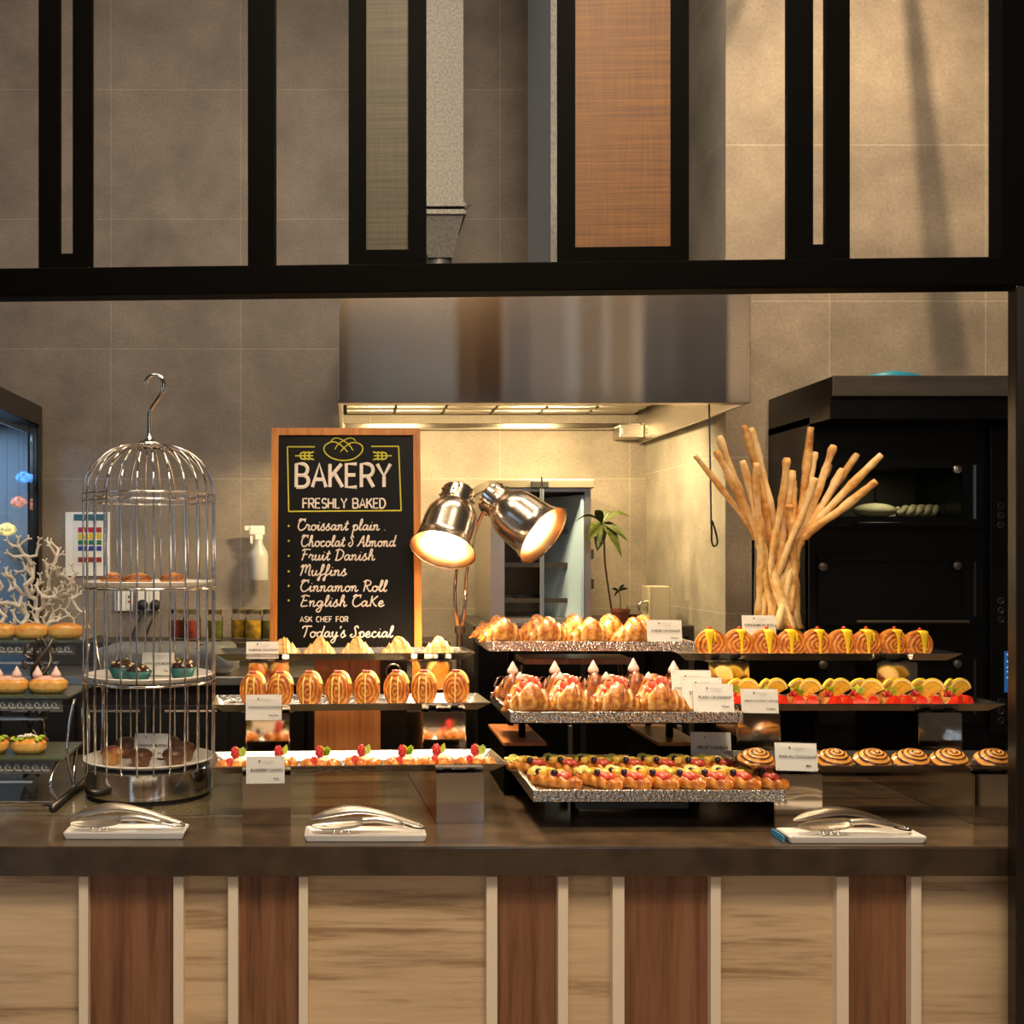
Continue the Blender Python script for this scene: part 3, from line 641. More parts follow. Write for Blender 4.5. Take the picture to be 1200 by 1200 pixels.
# open stainless cabinet in the alcove
oc = thing('open_steel_cabinet', 'open stainless steel cabinet with painted blue sheen and a rack inside, behind the heat lamp', 'cabinet', (0, 0, 1.345))
cx0, cx1, cy0, cy1, ch = .66, 1.13, 5.2, 5.85, .66
bm = nb()
box(bm, cx0, cx0+.065, cy0, cy0+.03, 0, ch-.045); box(bm, cx0, cx0+.03, cy0+.03, cy1, 0, ch-.045)
box(bm, cx1-.03, cx1, cy0, cy1, 0, ch-.045); box(bm, cx0, cx1, cy0, cy1, ch-.0445, ch-.03); box(bm, cx0+.03, cx1-.03, cy0, cy1, 0, .02)
ob('carcass', bm, 'steel', oc)
ob('back_panel', box(nb(), cx0+.03, cx1-.03, cy1-.03, cy1, .02, ch-.0445), 'tile_back', oc)
ob('top_cap', box(nb(), cx0-.012, cx1+.012, cy0-.02, cy1, ch-.029, ch+.012, .004), mat('dull_steel_cap', (.32, .28, .21), .4, .7), oc)
for zz in (.09, .26, .42):
    bm = nb(); box(bm, cx0+.066, cx1-.032, 5.3, 5.33, zz, zz+.022); box(bm, cx0+.032, cx0+.06, 5.3, 5.8, zz, zz+.018); box(bm, cx0+.066, cx1-.032, 5.78, 5.80, zz, zz+.022)
    for q in range(4): box(bm, cx0+.09+q*.1, cx0+.1+q*.1, 5.33, 5.78, zz+.004, zz+.014)
    ob('rack_shelf', bm, 'darksteel', oc)
dr = ob('blue_sheen_panel', prism_z(nb(), [(cx1-.165, 5.50), (cx1-.175, 5.485), (cx1-.046, 5.205), (cx1-.032, 5.205)], .021, ch-.06), mat('blue_sheen_steel', (.42, .58, .76), .38, .35), oc)  # added panel, the inner wall's daylight sheen put into its blue colour
for zz in (.16, .30): ob('hinge', box(nb(), cx1+.001, cx1+.012, cy0-.012, cy0+.03, zz, zz+.045, .002), 'rubber', oc)
ob('latch', box(nb(), X(622, 5.18), X(642, 5.18), 5.155, 5.179, ch-.03, ch+.002, .003), 'rubber', oc)
po = thing('steel_pole', 'slim bluish steel pole standing in front of the open cabinet', 'pole', (X(635, 5.09), 5.09, 1.345))
ob('shaft', tube(nb(), [(0, 0, .008), (0, 0, Z(573, 5.09)-1.345)], .0095, 12), 'bluesteel', po, auto=.6)
ob('tip', tube(nb(), [(0, 0, Z(573, 5.09)-1.345), (0, 0, Z(559, 5.09)-1.345)], .004, 8), 'darksteel', po, auto=.6)
ob('foot', lathe(nb(), [(.04, 0), (.04, .006), (.012, .012)], 20, close=True), 'steel', po, auto=.6)

# potted plant
pl = thing('potted_plant', 'small potted plant with glossy green leaves on a bare stem beside the open cabinet', 'plant', (X(727, 5.12), 5.12, 1.345), 0)
ob('pot', lathe(nb(), [(.03, 0), (.042, .055), (.046, .056), (.046, .07), (.040, .07), (.038, .058), (0, .056)], 20, close=True), 'terracotta', pl, auto=.6)
sx = (PX*0+1)
def rel(px, py, D=5.12): return Vector((X(px, D)-X(727, 5.12), 0, Z(py, D)-1.345))
stem = smooth_pts([rel(717, 716)+Vector((0, 0, 0)), rel(713, 690), rel(709, 660), rel(708, 635), rel(706, 613)], 6)
ob('stem', tube(nb(), stem, [.0045]*(len(stem)-1)+[.003], 7), 'stem', pl, True)
def leaf(base, tip, wd, droop, tilt=0):
    bm = nb(); a = Vector(base); b = Vector(tip); n = 9; L = (b-a).length; d = (b-a).normalized()
    side = d.cross(Vector((0, 1, 0))); side = (side.normalized()*math.cos(tilt)+Vector((0, 1, 0))*math.sin(tilt))
    rows = []
    for i in range(n+1):
        t = i/n; c = a+(b-a)*t+Vector((0, 0, droop*math.sin(PI*t)))
        ww = wd*(math.sin(PI*min(1, t*1.02))**.8)*(1-.25*t)+.0006
        mid = c+Vector((0, .006*math.sin(PI*t), 0)); rows.append([bm.verts.new(c-side*ww), bm.verts.new(mid), bm.verts.new(c+side*ww)])
    for r0, r1 in zip(rows, rows[1:]):
        for k in range(2): bm.faces.new((r0[k], r0[k+1], r1[k+1], r1[k]))
    bmesh.ops.solidify(bm, geom=bm.faces[:], thickness=.0012)
    return bm
hub = rel(706, 613)
for (px, py, wd, dr_, ti, dy) in ((738, 607, .020, .035, .9, -.02), (697, 598, .024, .012, .5, -.01), (716, 598, .02, .012, .4, .03), (674, 612, .008, .035, .8, .02),
                              (687, 632, .034, .012, .1, -.05), (696, 646, .032, .01, -.3, -.07), (724, 627, .026, .008, .2, -.03), (733, 636, .02, .02, .5, -.06), (724, 654, .026, .03, .4, -.08)):
    ob('leaf', leaf(hub+Vector((0, 0, 0)), rel(px, py)+Vector((0, dy, 0)), wd, dr_, ti), 'leaf', pl, True)
st2 = smooth_pts([rel(727, 716), rel(727, 700), rel(725, 692)], 5); ob('side_shoot', tube(nb(), st2, .0022, 6), 'stem', pl, True)
for (px, py) in ((716, 690), (736, 690), (719, 699), (731, 685)):
    ob('small_leaf', leaf(rel(725, 693), rel(px, py)+Vector((0, -.01, 0)), .007, .006, .5), 'leaf', pl, True)

jr = thing('glass_jar', 'short clear glass jar of brown spice beside the potted plant', 'jar', (X(746, 5.27), 5.27, 1.345))
ob('jar_body', lathe(nb(), [(0, 0), (.052, 0), (.056, .006), (.056, .055), (.046, .066), (.046, .078), (.044, .078), (.044, .064), (.053, .053), (.053, .008), (0, .005)], 24), 'glass', jr, auto=.7)
ob('contents', lathe(nb(), [(0, .006), (.052, .009), (.052, .038), (0, .042)], 20), 'choc', jr, auto=.7)
sb = thing('steel_box', 'small pale steel box against the alcove side wall', 'box', (X(773, 5.2), 5.2, 1.345))
ob('body', box(nb(), -.048, .048, 0, .14, 0, Z(687, 5.2)-1.345, .004), mat('cream_steel', (.50, .44, .31), .4, .3), sb)
ob('side_handle', tube(nb(), smooth_pts([(-.048, .03, .10), (-.085, .02, .09), (-.09, .02, .06), (-.06, .02, .03), (-.048, .03, .035)], 5), .008, 8), 'chrome', sb, True)
hk = thing('hanging_hook', 'thin blue wire hook hanging from the right end of the hood', 'hook', (X(831, 4.35), 4.35, hz0), 0)
a = Z(609, 4.35)-hz0; b = Z(640, 4.35)-hz0
ob('wire', tube(nb(), [(0, 0, 0), (.004, 0, a*.5), (.008, 0, a)], .0035, 7), mat('blue_wire', (.09, .13, .22), .4, .4), hk, True)
ob('loop', tube(nb(), smooth_pts([(.008, 0, a), (.010, 0, a*.55+b*.45), (.010, 0, b+.02), (.018, 0, b), (.032, 0, b+.012), (.027, 0, b+.05), (.012, 0, a-.004)], 5), .004, 7), 'darksteel', hk, True)

# wall things at the left
ps = thing('wall_poster', 'white cleaning chart with coloured bars on the left wall behind the white coral', 'poster', (X(102, 5.88), 5.897, Z(675, 5.88)))
pw = (128-76)/F*5.88; ph = (675-600)/F*5.88
ob('backing_sheet', box(nb(), -pw/2, pw/2, -.006, 0, 0, ph), 'paper', ps)
u = lambda px: (px-102)/F*5.88
v = lambda py: (675-py)/F*5.88
bm = nb(); box(bm, u(85.5), u(123), -.0075, -.0062, v(663), v(602.5)); ob('chart_sheet', bm, 'white_plastic', ps)
for (pa, pb, mt, tx) in ((602.5, 610, 'p_teal', ''), (618, 624, 'p_red', ''), (625, 632, 'p_yellow', ''), (633, 638.5, 'p_green', ''), (640, 645.5, 'p_blue', ''), (653, 659, 'p_maroon', '')):
    w0, w1 = (86, 122.5) if pa < 605 else (91, 118.5)
    bar = ob('colour_bar', box(nb(), u(w0), u(w1), -.009, -.0076, v(pb), v(pa)), mt, ps)
ob('frame_edge', box(nb(), u(123), u(124.2), -.0085, -.0062, v(664), v(602)), 'galv', ps)
for i, (pa, pb) in enumerate(((135, 148), (148.5, 156), (160, 174.5), (175, 187))):
    lab = ['white blank socket plate, leftmost in the row behind the birdcage stand', 'narrow cream socket plate with a small switch behind the birdcage stand', 'white socket plate with a black plug behind the birdcage stand', 'white socket plate at the right end of the row behind the birdcage stand'][i]
    so = thing('wall_socket', lab, 'socket', (X((pa+pb)/2, 5.9), 5.897, Z(716, 5.9)), 0, 'wall sockets behind the birdcage stand')
    wd = (pb-pa)/F*5.9; ob('plate', box(nb(), -wd/2, wd/2, -.012, 0, 0, .105, .003), 'white_plastic', so)
    if i == 1:
        for zz in (.07, .045): ob('switch', box(nb(), -.006, .006, -.016, -.0125, zz, zz+.012, .001), 'p_red' if zz < .05 else 'ink', so)
for i, (px, q) in enumerate(((167, 160), (182.5, 176))):
    pg = thing('power_plug', 'black power plug with a cable, '+['left', 'right'][i]+' one of the pair behind the birdcage stand', 'plug', (X(px, 5.88), 5.883, Z(709, 5.88)), 0, 'black plugs behind the birdcage stand')
    ob('plug_body', lathe(nb(), [(.028, 0), (.030, .01), (.026, .035), (.012, .045), (0, .046)], 16, (0, 0, 0), (0, -1, 0), close=True), 'rubber', pg, True)
    ob('cable', tube(nb(), smooth_pts([(0, -.025, -.015), (-.004, -.04, -.06), (-.03, -.05, -.12), (-.05, -.06, -.185)], 6), .006, 8), 'rubber', pg, True)
sp = thing('spray_bottle', 'white trigger spray bottle hung on the wall left of the chalkboard', 'bottle', (X(303, 5.78), 5.80, Z(680, 5.78)))
ob('bottle_body', lathe(nb(), [(.046, 0), (.049, .006), (.049, .125), (.044, .15), (.022, .19), (.018, .215)], 20, close=True), 'bottle', sp, auto=.8)
ob('liquid', lathe(nb(), [(.044, .004), (.046, .010), (.046, .118)], 20, close=True), 'liquid', sp, auto=.8)
bm = nb(); box(bm, -.05, .03, -.015, .015, .235, .285, .008); box(bm, -.075, -.045, -.008, .008, .258, .284, .004); prism(bm, [(-.045, .238), (-.028, .238), (-.034, .19), (-.044, .195)], -.006, .006); box(bm, -.02, .02, -.018, .018, .21, .237, .005)
ob('trigger_head', bm, 'white_plastic', sp)
bm = nb(); tube(bm, [(0, .098, .205), (0, .02, .205)], .005, 8); ob('wall_hook', bm, 'steel', sp)
lids = [(205, 'jar_fill_red', 'jar of dark red preserve behind the birdcage stand'), (225, 'jar_fill_red', 'jar of red preserve just left of the birdcage right edge'),
        (252, 'jar_fill_green', 'jar of green pickles right of the birdcage stand'), (279, 'jar_fill_yellow', 'jar of dark pickles beside the yellow jar'), (297, 'jar_fill_yellow', 'jar of yellow lemons left of the chalkboard'), (316, 'jar_fill_green', 'dark jar half hidden by the chalkboard frame')]
for i, (px, mt, lb) in enumerate(lids):
    D = 5.68; r = .040+.006*(i in (1, 4)); h = .155
    j = thing('preserve_jar', lb, 'jar', (X(px, D), D+(.05 if i in (0, 3) else 0), 1.2315), 0, 'preserve jars on the raised shelf')
    ob('jar_body', lathe(nb(), [(0, 0), (r*.9, 0), (r, .008), (r, h*.68), (r*.8, h*.80), (r*.8, h*.86)], 20), 'glass', j, auto=.7)
    ob('contents', lathe(nb(), [(0, .004), (r*.9, .006), (r*.93, .012), (r*.93, h*.62), (0, h*.64)], 16), mt, j, auto=.7)
    ob('lid', lathe(nb(), [(r*.88, h*.84), (r*.9, h*.86), (r*.9, h*.97), (r*.8, h), (0, h)], 20), 'lid', j, auto=.7)
# plastic-wrapped equipment on the bench
gw = nb(); rr = random.Random(4)
box(gw, X(112, 5.1), X(268, 5.1), 5.06, 5.50, 1.1155, 1.235, .03, 3)
ball(gw, (X(248, 5.1), 5.10, 1.19), .09, (1.1, .6, .75), 18, 10, .10, rr); ball(gw, (X(262, 5.1), 5.08, 1.165), .06, (1.3, .6, .8), 14, 8, .14, rr)
bmesh.ops.subdivide_edges(gw, edges=[e for e in gw.edges if e.calc_length() > .1], cuts=9, use_grid_fill=True)
for v_ in gw.verts:
    if v_.co.z > 1.13: v_.co += Vector((0, rr.uniform(-.006, .006), rr.uniform(-.006, .006)))
    v_.co.z = max(v_.co.z, 1.1155)
g = ob('covered_equipment', gw, 'grey_plastic', None, True); tag(g, 'grey plastic covered bundle on the bench behind the birdcage stand', 'cover')

# unseen spotlight bracket, added with blades shaped to cast the wall's shadow band
SL = Vector((1.95, 3.35, 4.9))
tl = thing('shadow_blade_bracket', 'added black spotlight bracket with two shadow-casting blades, unseen above the right wall', 'lamp', SL)
ob('bracket_arm', tube(nb(), [(0, 1.4, .25), (0, -.05, .25), (0, -.10, .06)], .012, 8), 'black', tl)
ob('lamp_head', lathe(nb(), [(0, -.12), (.05, -.12), (.055, -.02)], 20, (0, 0, 0), (.25, .86, -.9)), 'black', tl, auto=.6)
for pts in (((1052, -110), (1058, 0), (1082, 300), (1094, 440), (1136, 440), (1118, 300), (1079, 0), (1070, -110)), ((820, 115), (885, -20), (900, -150), (820, -150))):
    q = []
    for px, py in pts: q.append((Vector((X(px, 4.75), 4.75, Z(py, 4.75)))-SL)*.3)
    bm = nb(); bm.faces.new([bm.verts.new(v_) for v_ in q]); bmesh.ops.solidify(bm, geom=bm.faces[:], thickness=.003)
    ob('shadow_blade', bm, 'black', tl)
    ob('shadow_blade_rod', tube(nb(), [q[0], (0, .5, .25)], .005, 6), 'black', tl)

# ---------------------------------------------------------------- black deck oven on the right
ov = thing('deck_oven', 'big black stacked deck oven behind the breadsticks on the right', 'oven', (0, 0, 0))
ox0 = 1.79; oy = 4.30
ob('body', box(nb(), ox0, 3.6, oy+.02, 4.745, 0, 2.2, .004), 'oven', ov)
zt, zb = Z(440, 4.12), Z(490, 4.12)
bm = nb(); prism_z(bm, [(1.79, 4.12), (3.6, 4.12), (3.6, 4.74), (1.79, 4.74)], Z(466, 4.12), zt-.004); prism_z(bm, [(1.79, 4.135), (3.6, 4.135), (3.6, 4.74), (1.79, 4.74)], zb, Z(466, 4.12)); ob('canopy', bm, 'oven', ov)
ob('canopy_front_band', box(nb(), 1.79, 3.6, 4.11, 4.1195, Z(464, 4.11), Z(440, 4.11), .002), 'oven_trim', ov)
u = lambda px: X(px, oy); v = lambda py: Z(py, oy)
wins = [(537, 618, 548, 606), (650, 732, 658, 718), (765, 848, 775, 835)]
for i, (pa, pb, wa, wb) in enumerate(wins):
    x0, x1 = u(960), u(1152)
    bm = nb(); a0, a1 = u(985), u(1128)
    box(bm, x0, a0, oy, oy+.019, v(pb), v(pa)); box(bm, a1, x1, oy, oy+.019, v(pb), v(pa)); box(bm, a0, a1, oy, oy+.019, v(wa), v(pa)); box(bm, a0, a1, oy, oy+.019, v(pb), v(wb))
    d = ob('oven_door', bm, 'oven', ov)
    ob('door_glass', box(nb(), a0, a1, oy+.006, oy+.009, v(wb), v(wa)), 'dark_pane' if i == 0 else 'oven', d)
    ob('edge_strip', box(nb(), u(1140), u(1143), oy-.006, oy, v(pb-10), v(pa+8)), mat('blue_edge_steel', (.22, .30, .38), .3, .7) if i == 0 else 'darksteel', d)
    for (px, py) in ((1121, pa+13), (964, pa+14)) if i else ((1121, 550),):
        ob('door_bolt', lathe(nb(), [(.016, 0), (.016, .010), (.010, .014), (0, .014)], 16, (u(px), oy, v(py)), (0, -1, 0)), 'steel' if i == 0 else 'oven_trim', d, auto=.6)
    ob('handle_bar', tube(nb(), [(u(1000), oy-.03, v(pb-4)), (u(1130), oy-.03, v(pb-4))], .006, 8), 'oven_trim' if i == 1 else 'oven', d)
# lit chamber behind the upper window, with two loaves in it
bm = nb()
ob('control_column', box(nb(), u(1160), u(1290), oy-.004, oy+.019, v(860), v(500), .003), 'oven', ov)
for k, (pa, n) in enumerate(((593, 3), (704, 3), (812+50, 0), (822, 3))):
    for q in range(n):
        bm = nb(); r = .011; cx, cz = u(1172), v(pa+q*11)
        tube(bm, [(cx+r*math.cos(a_*PI/8), oy-.005, cz+r*math.sin(a_*PI/8)) for a_ in range(17)], .0013, 5); tube(bm, [(cx, oy-.005, cz-.004), (cx, oy-.005, cz+.004)], .001, 5)
        ob('touch_key', bm, 'oven_trim', ov)
sc = ob('control_screen', box(nb(), u(1176), u(1200), oy-.008, oy-.004, v(811), v(763), .001), 'screen', ov)
for q, (zz, w_) in enumerate(((766, 9), (774, 5), (781, 4), (786, 8), (793, 8))):
    ob('screen_symbol', box(nb(), u(1178.5), u(1178.5+w_*.9), oy-.0095, oy-.0082, v(zz+1.6), v(zz)), 'screen_ink', sc)
ob('screen_key', box(nb(), u(1180), u(1188), oy-.0095, oy-.0082, v(810), v(801)), 'screen_green', sc)
fan = nb(); lathe(fan, [(0, .0), (.33, .0), (.30, .02), (.16, .05), (0, .06)], 40)
f_ = ob('round_tray', fan, 'rubber', None, True); tag(f_, 'dark shallow dome lying on top of the black oven', 'tray', None, (X(1064, 4.42), 4.53, zt-.0035)); f_.scale = (1, .5, 1)
b2 = ob('blue_cover', lathe(nb(), [(0, .0), (.14, .0), (.12, .03), (0, .05)], 24), mat('teal_blue_plastic', (.02, .25, .38), .4), None, True); tag(b2, 'teal blue plastic cover lying on top of the black oven', 'cover', None, (X(1040, 4.3), 4.25, zt-.0035)); b2.scale = (.8, .4, .9)
# a shallow window shelf lets the two loaves show behind the top glass
M_in = mat('oven_chamber', (.045, .043, .036), .5)
# cut the body: the chamber is a box let into the front, so rebuild the body around it
bpy.data.objects.remove([c for c in ov.children if c.name.startswith('body')][0])
a0, a1, w0, w1 = u(985), u(1128), v(606), v(548); bm = nb()
box(bm, ox0, a0, oy+.02, 4.745, 0, 2.2); box(bm, a1, 3.6, oy+.02, 4.745, 0, 2.2); box(bm, a0, a1, oy+.02, 4.745, 0, w0); box(bm, a0, a1, oy+.02, 4.745, w1, 2.2); box(bm, a0, a1, 4.66, 4.745, w0, w1)
ob('body', bm, 'oven', ov)
bm = nb(); box(bm, a0+.001, a1-.001, 4.645, 4.659, w0+.001, w1-.001); box(bm, a0+.001, a1-.001, oy+.021, 4.645, w0+.0005, w0+.003); ob('chamber_liner', bm, M_in, ov)
bm = nb()
for q in (1030, 1078): ob('chamber_divider', box(nb(), X(q, 4.6), X(q+3, 4.6), 4.635, 4.644, w0+.003, w1-.03), 'darksteel', ov)
area('oven_chamber_light', ((a0+a1)/2, 4.40, w1-.006), ((a0+a1)/2, 4.45, 0), .1, 1.1, (1, .93, .70), .05)
lf = nb(); ball(lf, (0, 0, .03), .03, (2.9, 1.6, 1), 20, 12)
l1 = set_bake(ob('round_loaf', lf, 'bread', None, True), [.3]*(len(bpy.data.meshes['round_loaf'].vertices))); tag(l1, 'flat round pale loaf behind the upper oven window', 'bread', None, (X(1025, 4.5), 4.5, w0+.0035))
bm = nb(); vals = []
for k in (0, 1):
    p = [(-.115+.23*i/30, .013*math.sin(i*.75+k*PI), .026+.010*math.cos(i*.75+k*PI)) for i in range(31)]
    tube(bm, p, [.006+.013*math.sin(PI*(i+1.2)/32.4)**.6 for i in range(31)], 10)
b = ob('braided_loaf', bm, 'bread', None, True); set_bake(b, [.4+.3*math.sin(i) for i in range(len(b.data.vertices))]); tag(b, 'braided pale loaf behind the upper oven window', 'bread', None, (X(1085, 4.5), 4.5, w0+.0035+.0))
b.location.z -= min(v_.co.z for v_ in b.data.vertices)
for q, px in enumerate((1022, 1043)):
    bm = nb(); box(bm, -.028, .028, -.018, .018, 0, .022, .007)
    o = ob('bread_roll', bm, 'bread', None, True); set_bake(o, [.15]*len(o.data.vertices))
    tag(o, ['small pale roll inside the oven, left of two behind the loaf', 'small pale roll inside the oven, right of two behind the loaf'][q], 'bread', 'pale rolls in the oven', (X(px, 4.58), 4.60, w0+.0035))
    
# ---------------------------------------------------------------- chalkboard
BD = 4.02; UPX = BD/F           # metres per pixel at the board
TILT = -math.radians(6.5)
bz0 = Z(772, BD)
cb = thing('chalkboard', 'oak framed bakery chalkboard menu standing on an orange wooden board', 'chalkboard', (X(405, BD), BD, bz0))
def pitch(o): o.rotation_euler = (TILT, 0, 0); return o
def bu(px, py):     # photo column and row to the leaning board's own plane
    s_, c_ = math.sin(-TILT), math.cos(TILT); q = (650-py)/F
    zb = (q*BD+ZC-bz0)/(c_-q*s_)
    return (px-410)/F*(BD+zb*s_)-X(405, BD), zb
L_, R_, T_ = -88.5*UPX, 89*UPX, bu(405, 503)[1]
fw = 8.5*UPX
bm = nb(); box(bm, L_+fw, R_-fw, -.012, .008, fw, T_-fw)
pitch(ob('slate_panel', bm, 'board', cb))
bm = nb(); prism(bm, [(L_, 0), (L_+fw, fw), (L_+fw, T_-fw), (L_, T_)], -.022, .014); pitch(ob('frame_stile', bm, 'oak', cb))
bm = nb(); prism(bm, [(R_, 0), (R_-fw, fw), (R_-fw, T_-fw), (R_, T_)], -.022, .014); pitch(ob('frame_stile', bm, 'oak', cb))
bm = nb(); prism(bm, [(L_+.0003, T_), (L_+fw, T_-fw+.0003), (R_-fw, T_-fw+.0003), (R_-.0003, T_)], -.022, .014); pitch(ob('frame_top_bar', bm, 'oak', cb))
bm = nb(); prism(bm, [(L_+.0003, 0), (L_+fw, fw-.0003), (R_-fw, fw-.0003), (R_-.0003, 0)], -.022, .014); pitch(ob('frame_bottom_bar', bm, 'oak', cb))
bm = nb(); box(bm, X(368, BD)-X(405, BD), X(446, BD)-X(405, BD), .016, .05, .9018-bz0, .22, .003); ob('support_board', bm, 'teak', cb)
bm = nb(); box(bm, X(362, BD)-X(405, BD), X(452, BD)-X(405, BD), -.02, .16, .9018-bz0, .9018-bz0+.012, .003); ob('foot_plate', bm, 'darksteel', cb)
YB = -.0135
def line(txt, font, xa, xb, yb, h, r, mt='chalk', nm='chalk_lettering', slant=.0, curved=True, gap=0.0):
    x0, z = bu(xa, yb); x1, _ = bu(xb, yb)
    return pitch(ob(nm, write(nb(), txt, font, x0, x1, z, h*UPX*1.03, YB, r*UPX, slant, curved, gap), mt, cb))
line('BAKERY', CAP, 347, 458, 571.5, 27, 2.3, curved=False, gap=.13)
line('FRESHLY BAKED', CAP, 355, 452, 596, 11, 1.05, curved=False, gap=.1)
line('Croissant plain .', CUR, 348, 452, 622, 6.3, .82, slant=.12)
line('Chocolat & Almond', CUR, 352, 463, 641, 6.3, .82, slant=.12)
line('Fruit Danish', CUR, 352, 439, 657, 6.3, .82, slant=.12)
line('Muffins', CUR, 351, 406, 675, 6.3, .82, slant=.12)
line('Cinnamon Roll', CUR, 351, 453, 693.5, 6.3, .82, slant=.12)
line('English CaKe', CUR, 351, 450, 711, 6.3, .82, slant=.12)
line('ASK CHEF FOR', CAP, 352, 408, 729, 6, .62, curved=False, gap=.14)
line("Today's Special", CUR, 353, 460, 747, 6.3, .82, slant=.12)
def stroke(bm, pts, r=.8, n=6):
    tube(bm, smooth_pts([(bu(*p)[0], YB, bu(*p)[1]) for p in pts], n), r*UPX, 5, flat=(1, .35, 1)); return bm
for yb in (617, 634.5, 652, 670, 687, 704):
    x0, z = bu(338.5, yb); pitch(ob('bullet_dot', ball(nb(), (x0, YB, z), 1.3*UPX, (1, .4, 1), 8, 6), 'chalk_yellow', cb))
bm = nb()
for seg in (((337, 524.5), (369, 524.5)), ((337, 524.5), (338.5, 600)), ((338.5, 600), (470, 599)), ((470, 599), (467, 524)), ((435, 524), (467, 524))): stroke(bm, seg, .85)
pitch(ob('chalk_border', bm, 'chalk_yellow', cb))
bm = nb(); ell = [(402.5+22.5*math.cos(a), 527+13.5*math.sin(a)) for a in [math.radians(200+i*10-20) for i in range(0, 37)]]
stroke(bm, [(387, 519), (381, 523), (379.8, 528), (383, 533.5), (391, 538.5), (402, 540.5), (413, 539), (421, 534), (425, 528), (423.5, 522.5), (418, 519.5)], .8)
stroke(bm, [(387, 519), (393, 519), (400, 523), (407.5, 530.5)], .7); stroke(bm, [(418, 519.5), (411, 520), (405, 524), (399, 530)], .7)
stroke(bm, [(388, 518), (391, 515), (396, 514.3), (402, 517), (409, 522), (413.5, 528.5)], .7); stroke(bm, [(417, 518), (414, 515), (409, 514.3), (403, 517), (396, 522), (392.5, 527.5)], .7)
pitch(ob('chalk_bread_drawing', bm, 'chalk_yellow', cb))
for s, x0 in ((1, 346), (-1, 459)):
    bm = nb(); stroke(bm, ((x0, 535), (x0+s*21, 535)), .8)
    for q in range(3):
        xx = x0+s*(6+q*5)
        for d in (-1, 1): stroke(bm, ((xx, 535), (xx+s*1, 535+d*3), (xx+s*6, 535+d*4.5)), 1.0, 4)
    pitch(ob('chalk_wheat_drawing', bm, 'chalk_yellow', cb))

# ---------------------------------------------------------------- twin heat lamp
LD = 4.01
hl = thing('heat_lamp', 'twin copper and chrome heat lamp on bent stems right of the chalkboard', 'lamp', (X(539, LD), LD, .9013))
def lp(px, py, dy=0): return Vector((X(px, LD+dy)-X(539, LD), dy, Z(py, LD+dy)-.9013))
ob('base', lathe(nb(), [(.068, 0), (.068, .012), (.03, .022), (.018, .03)], 28, close=True), 'black', hl, auto=.6)
ob('pole', tube(nb(), [(0, 0, .02), lp(539, 738)], .0095, 12), 'darksteel', hl, auto=.6)
ob('collar', lathe(nb(), [(.017, -.012), (.019, -.01), (.019, .012), (.012, .016)], 16, lp(539, 738), close=True), 'darksteel', hl, auto=.6)
cent = []
for nm, top, rim, tdir in (('a', (540, 577), (518.5, 645), (-.27, -.50, -.82)), ('b', (583, 580), (637, 628), (.66, -.50, -.56))):
    ax = Vector(tdir).normalized()
    rimc = lp(*rim, -.12); Ls = .265; topc = rimc-ax*Ls
    prof_o = [(.030, -.002), (.055, 0), (.060, .006), (.062, .055), (.060, .062), (.078, .085), (.092, .115), (.096, .15), (.100, .215), (.104, .235), (.117, .262), (.119, .265)]
    sh = ob('lamp_shade', lathe(nb(), prof_o, 40, topc, ax), 'lamp_chrome', hl, auto=.6)
    md = sh.modifiers.new('t', 'SOLIDIFY'); md.thickness = .0015; md.offset = -1
    ob('reflector', lathe(nb(), [(.05, .075), (.084, .12), (.093, .16), (.097, .214), (.101, .235), (.114, .262)], 36, topc, ax), 'shade_in', sh, True)
    ob('bulb', lathe(nb(), [(.02, .07), (.028, .10), (.066, .16), (.078, .195), (.072, .226), (.045, .244), (0, .250)], 24, topc, ax), 'bulb', sh, True)
    bm = nb(); q = Vector((0, 0, 1)).rotation_difference(ax)
    for k in range(10):
        for zz in (.022, .038):
            a_ = 2*PI*(k+.5*(zz > .03))/10; c = topc+q @ Vector((.0622*math.cos(a_), .0622*math.sin(a_), zz)); ball(bm, c, .0042, (1, 1, 1), 8, 6)
    o = ob('vent_holes', bm, 'rubber', sh)
    sp_ = spot('heat_lamp_beam', rimc+ax*.02+Vector(hl.location), rimc+ax*1.0+Vector(hl.location), 55 if nm == 'a' else 42, (1, .74, .42), 130, .06, .6)
    cent.append((topc, ax))
def gn(bm, pts): tube(bm, smooth_pts(pts, 8), .0068, 10); return bm
a0 = cent[0][0]+cent[0][1]*.03+Vector((.0, .055, -.01)); b0 = cent[1][0]+cent[1][1]*.03+Vector((-.03, .045, -.035))
ob('gooseneck', gn(nb(), [lp(537, 738), lp(533, 700), lp(535, 665, .03), a0+Vector((.02, .03, -.08)), a0]), 'copper', hl, True)
ob('gooseneck', gn(nb(), [lp(541, 738), lp(545, 705), lp(547, 670, .05), lp(556, 625, .06), lp(564, 605, .05), b0]), 'copper', hl, True)

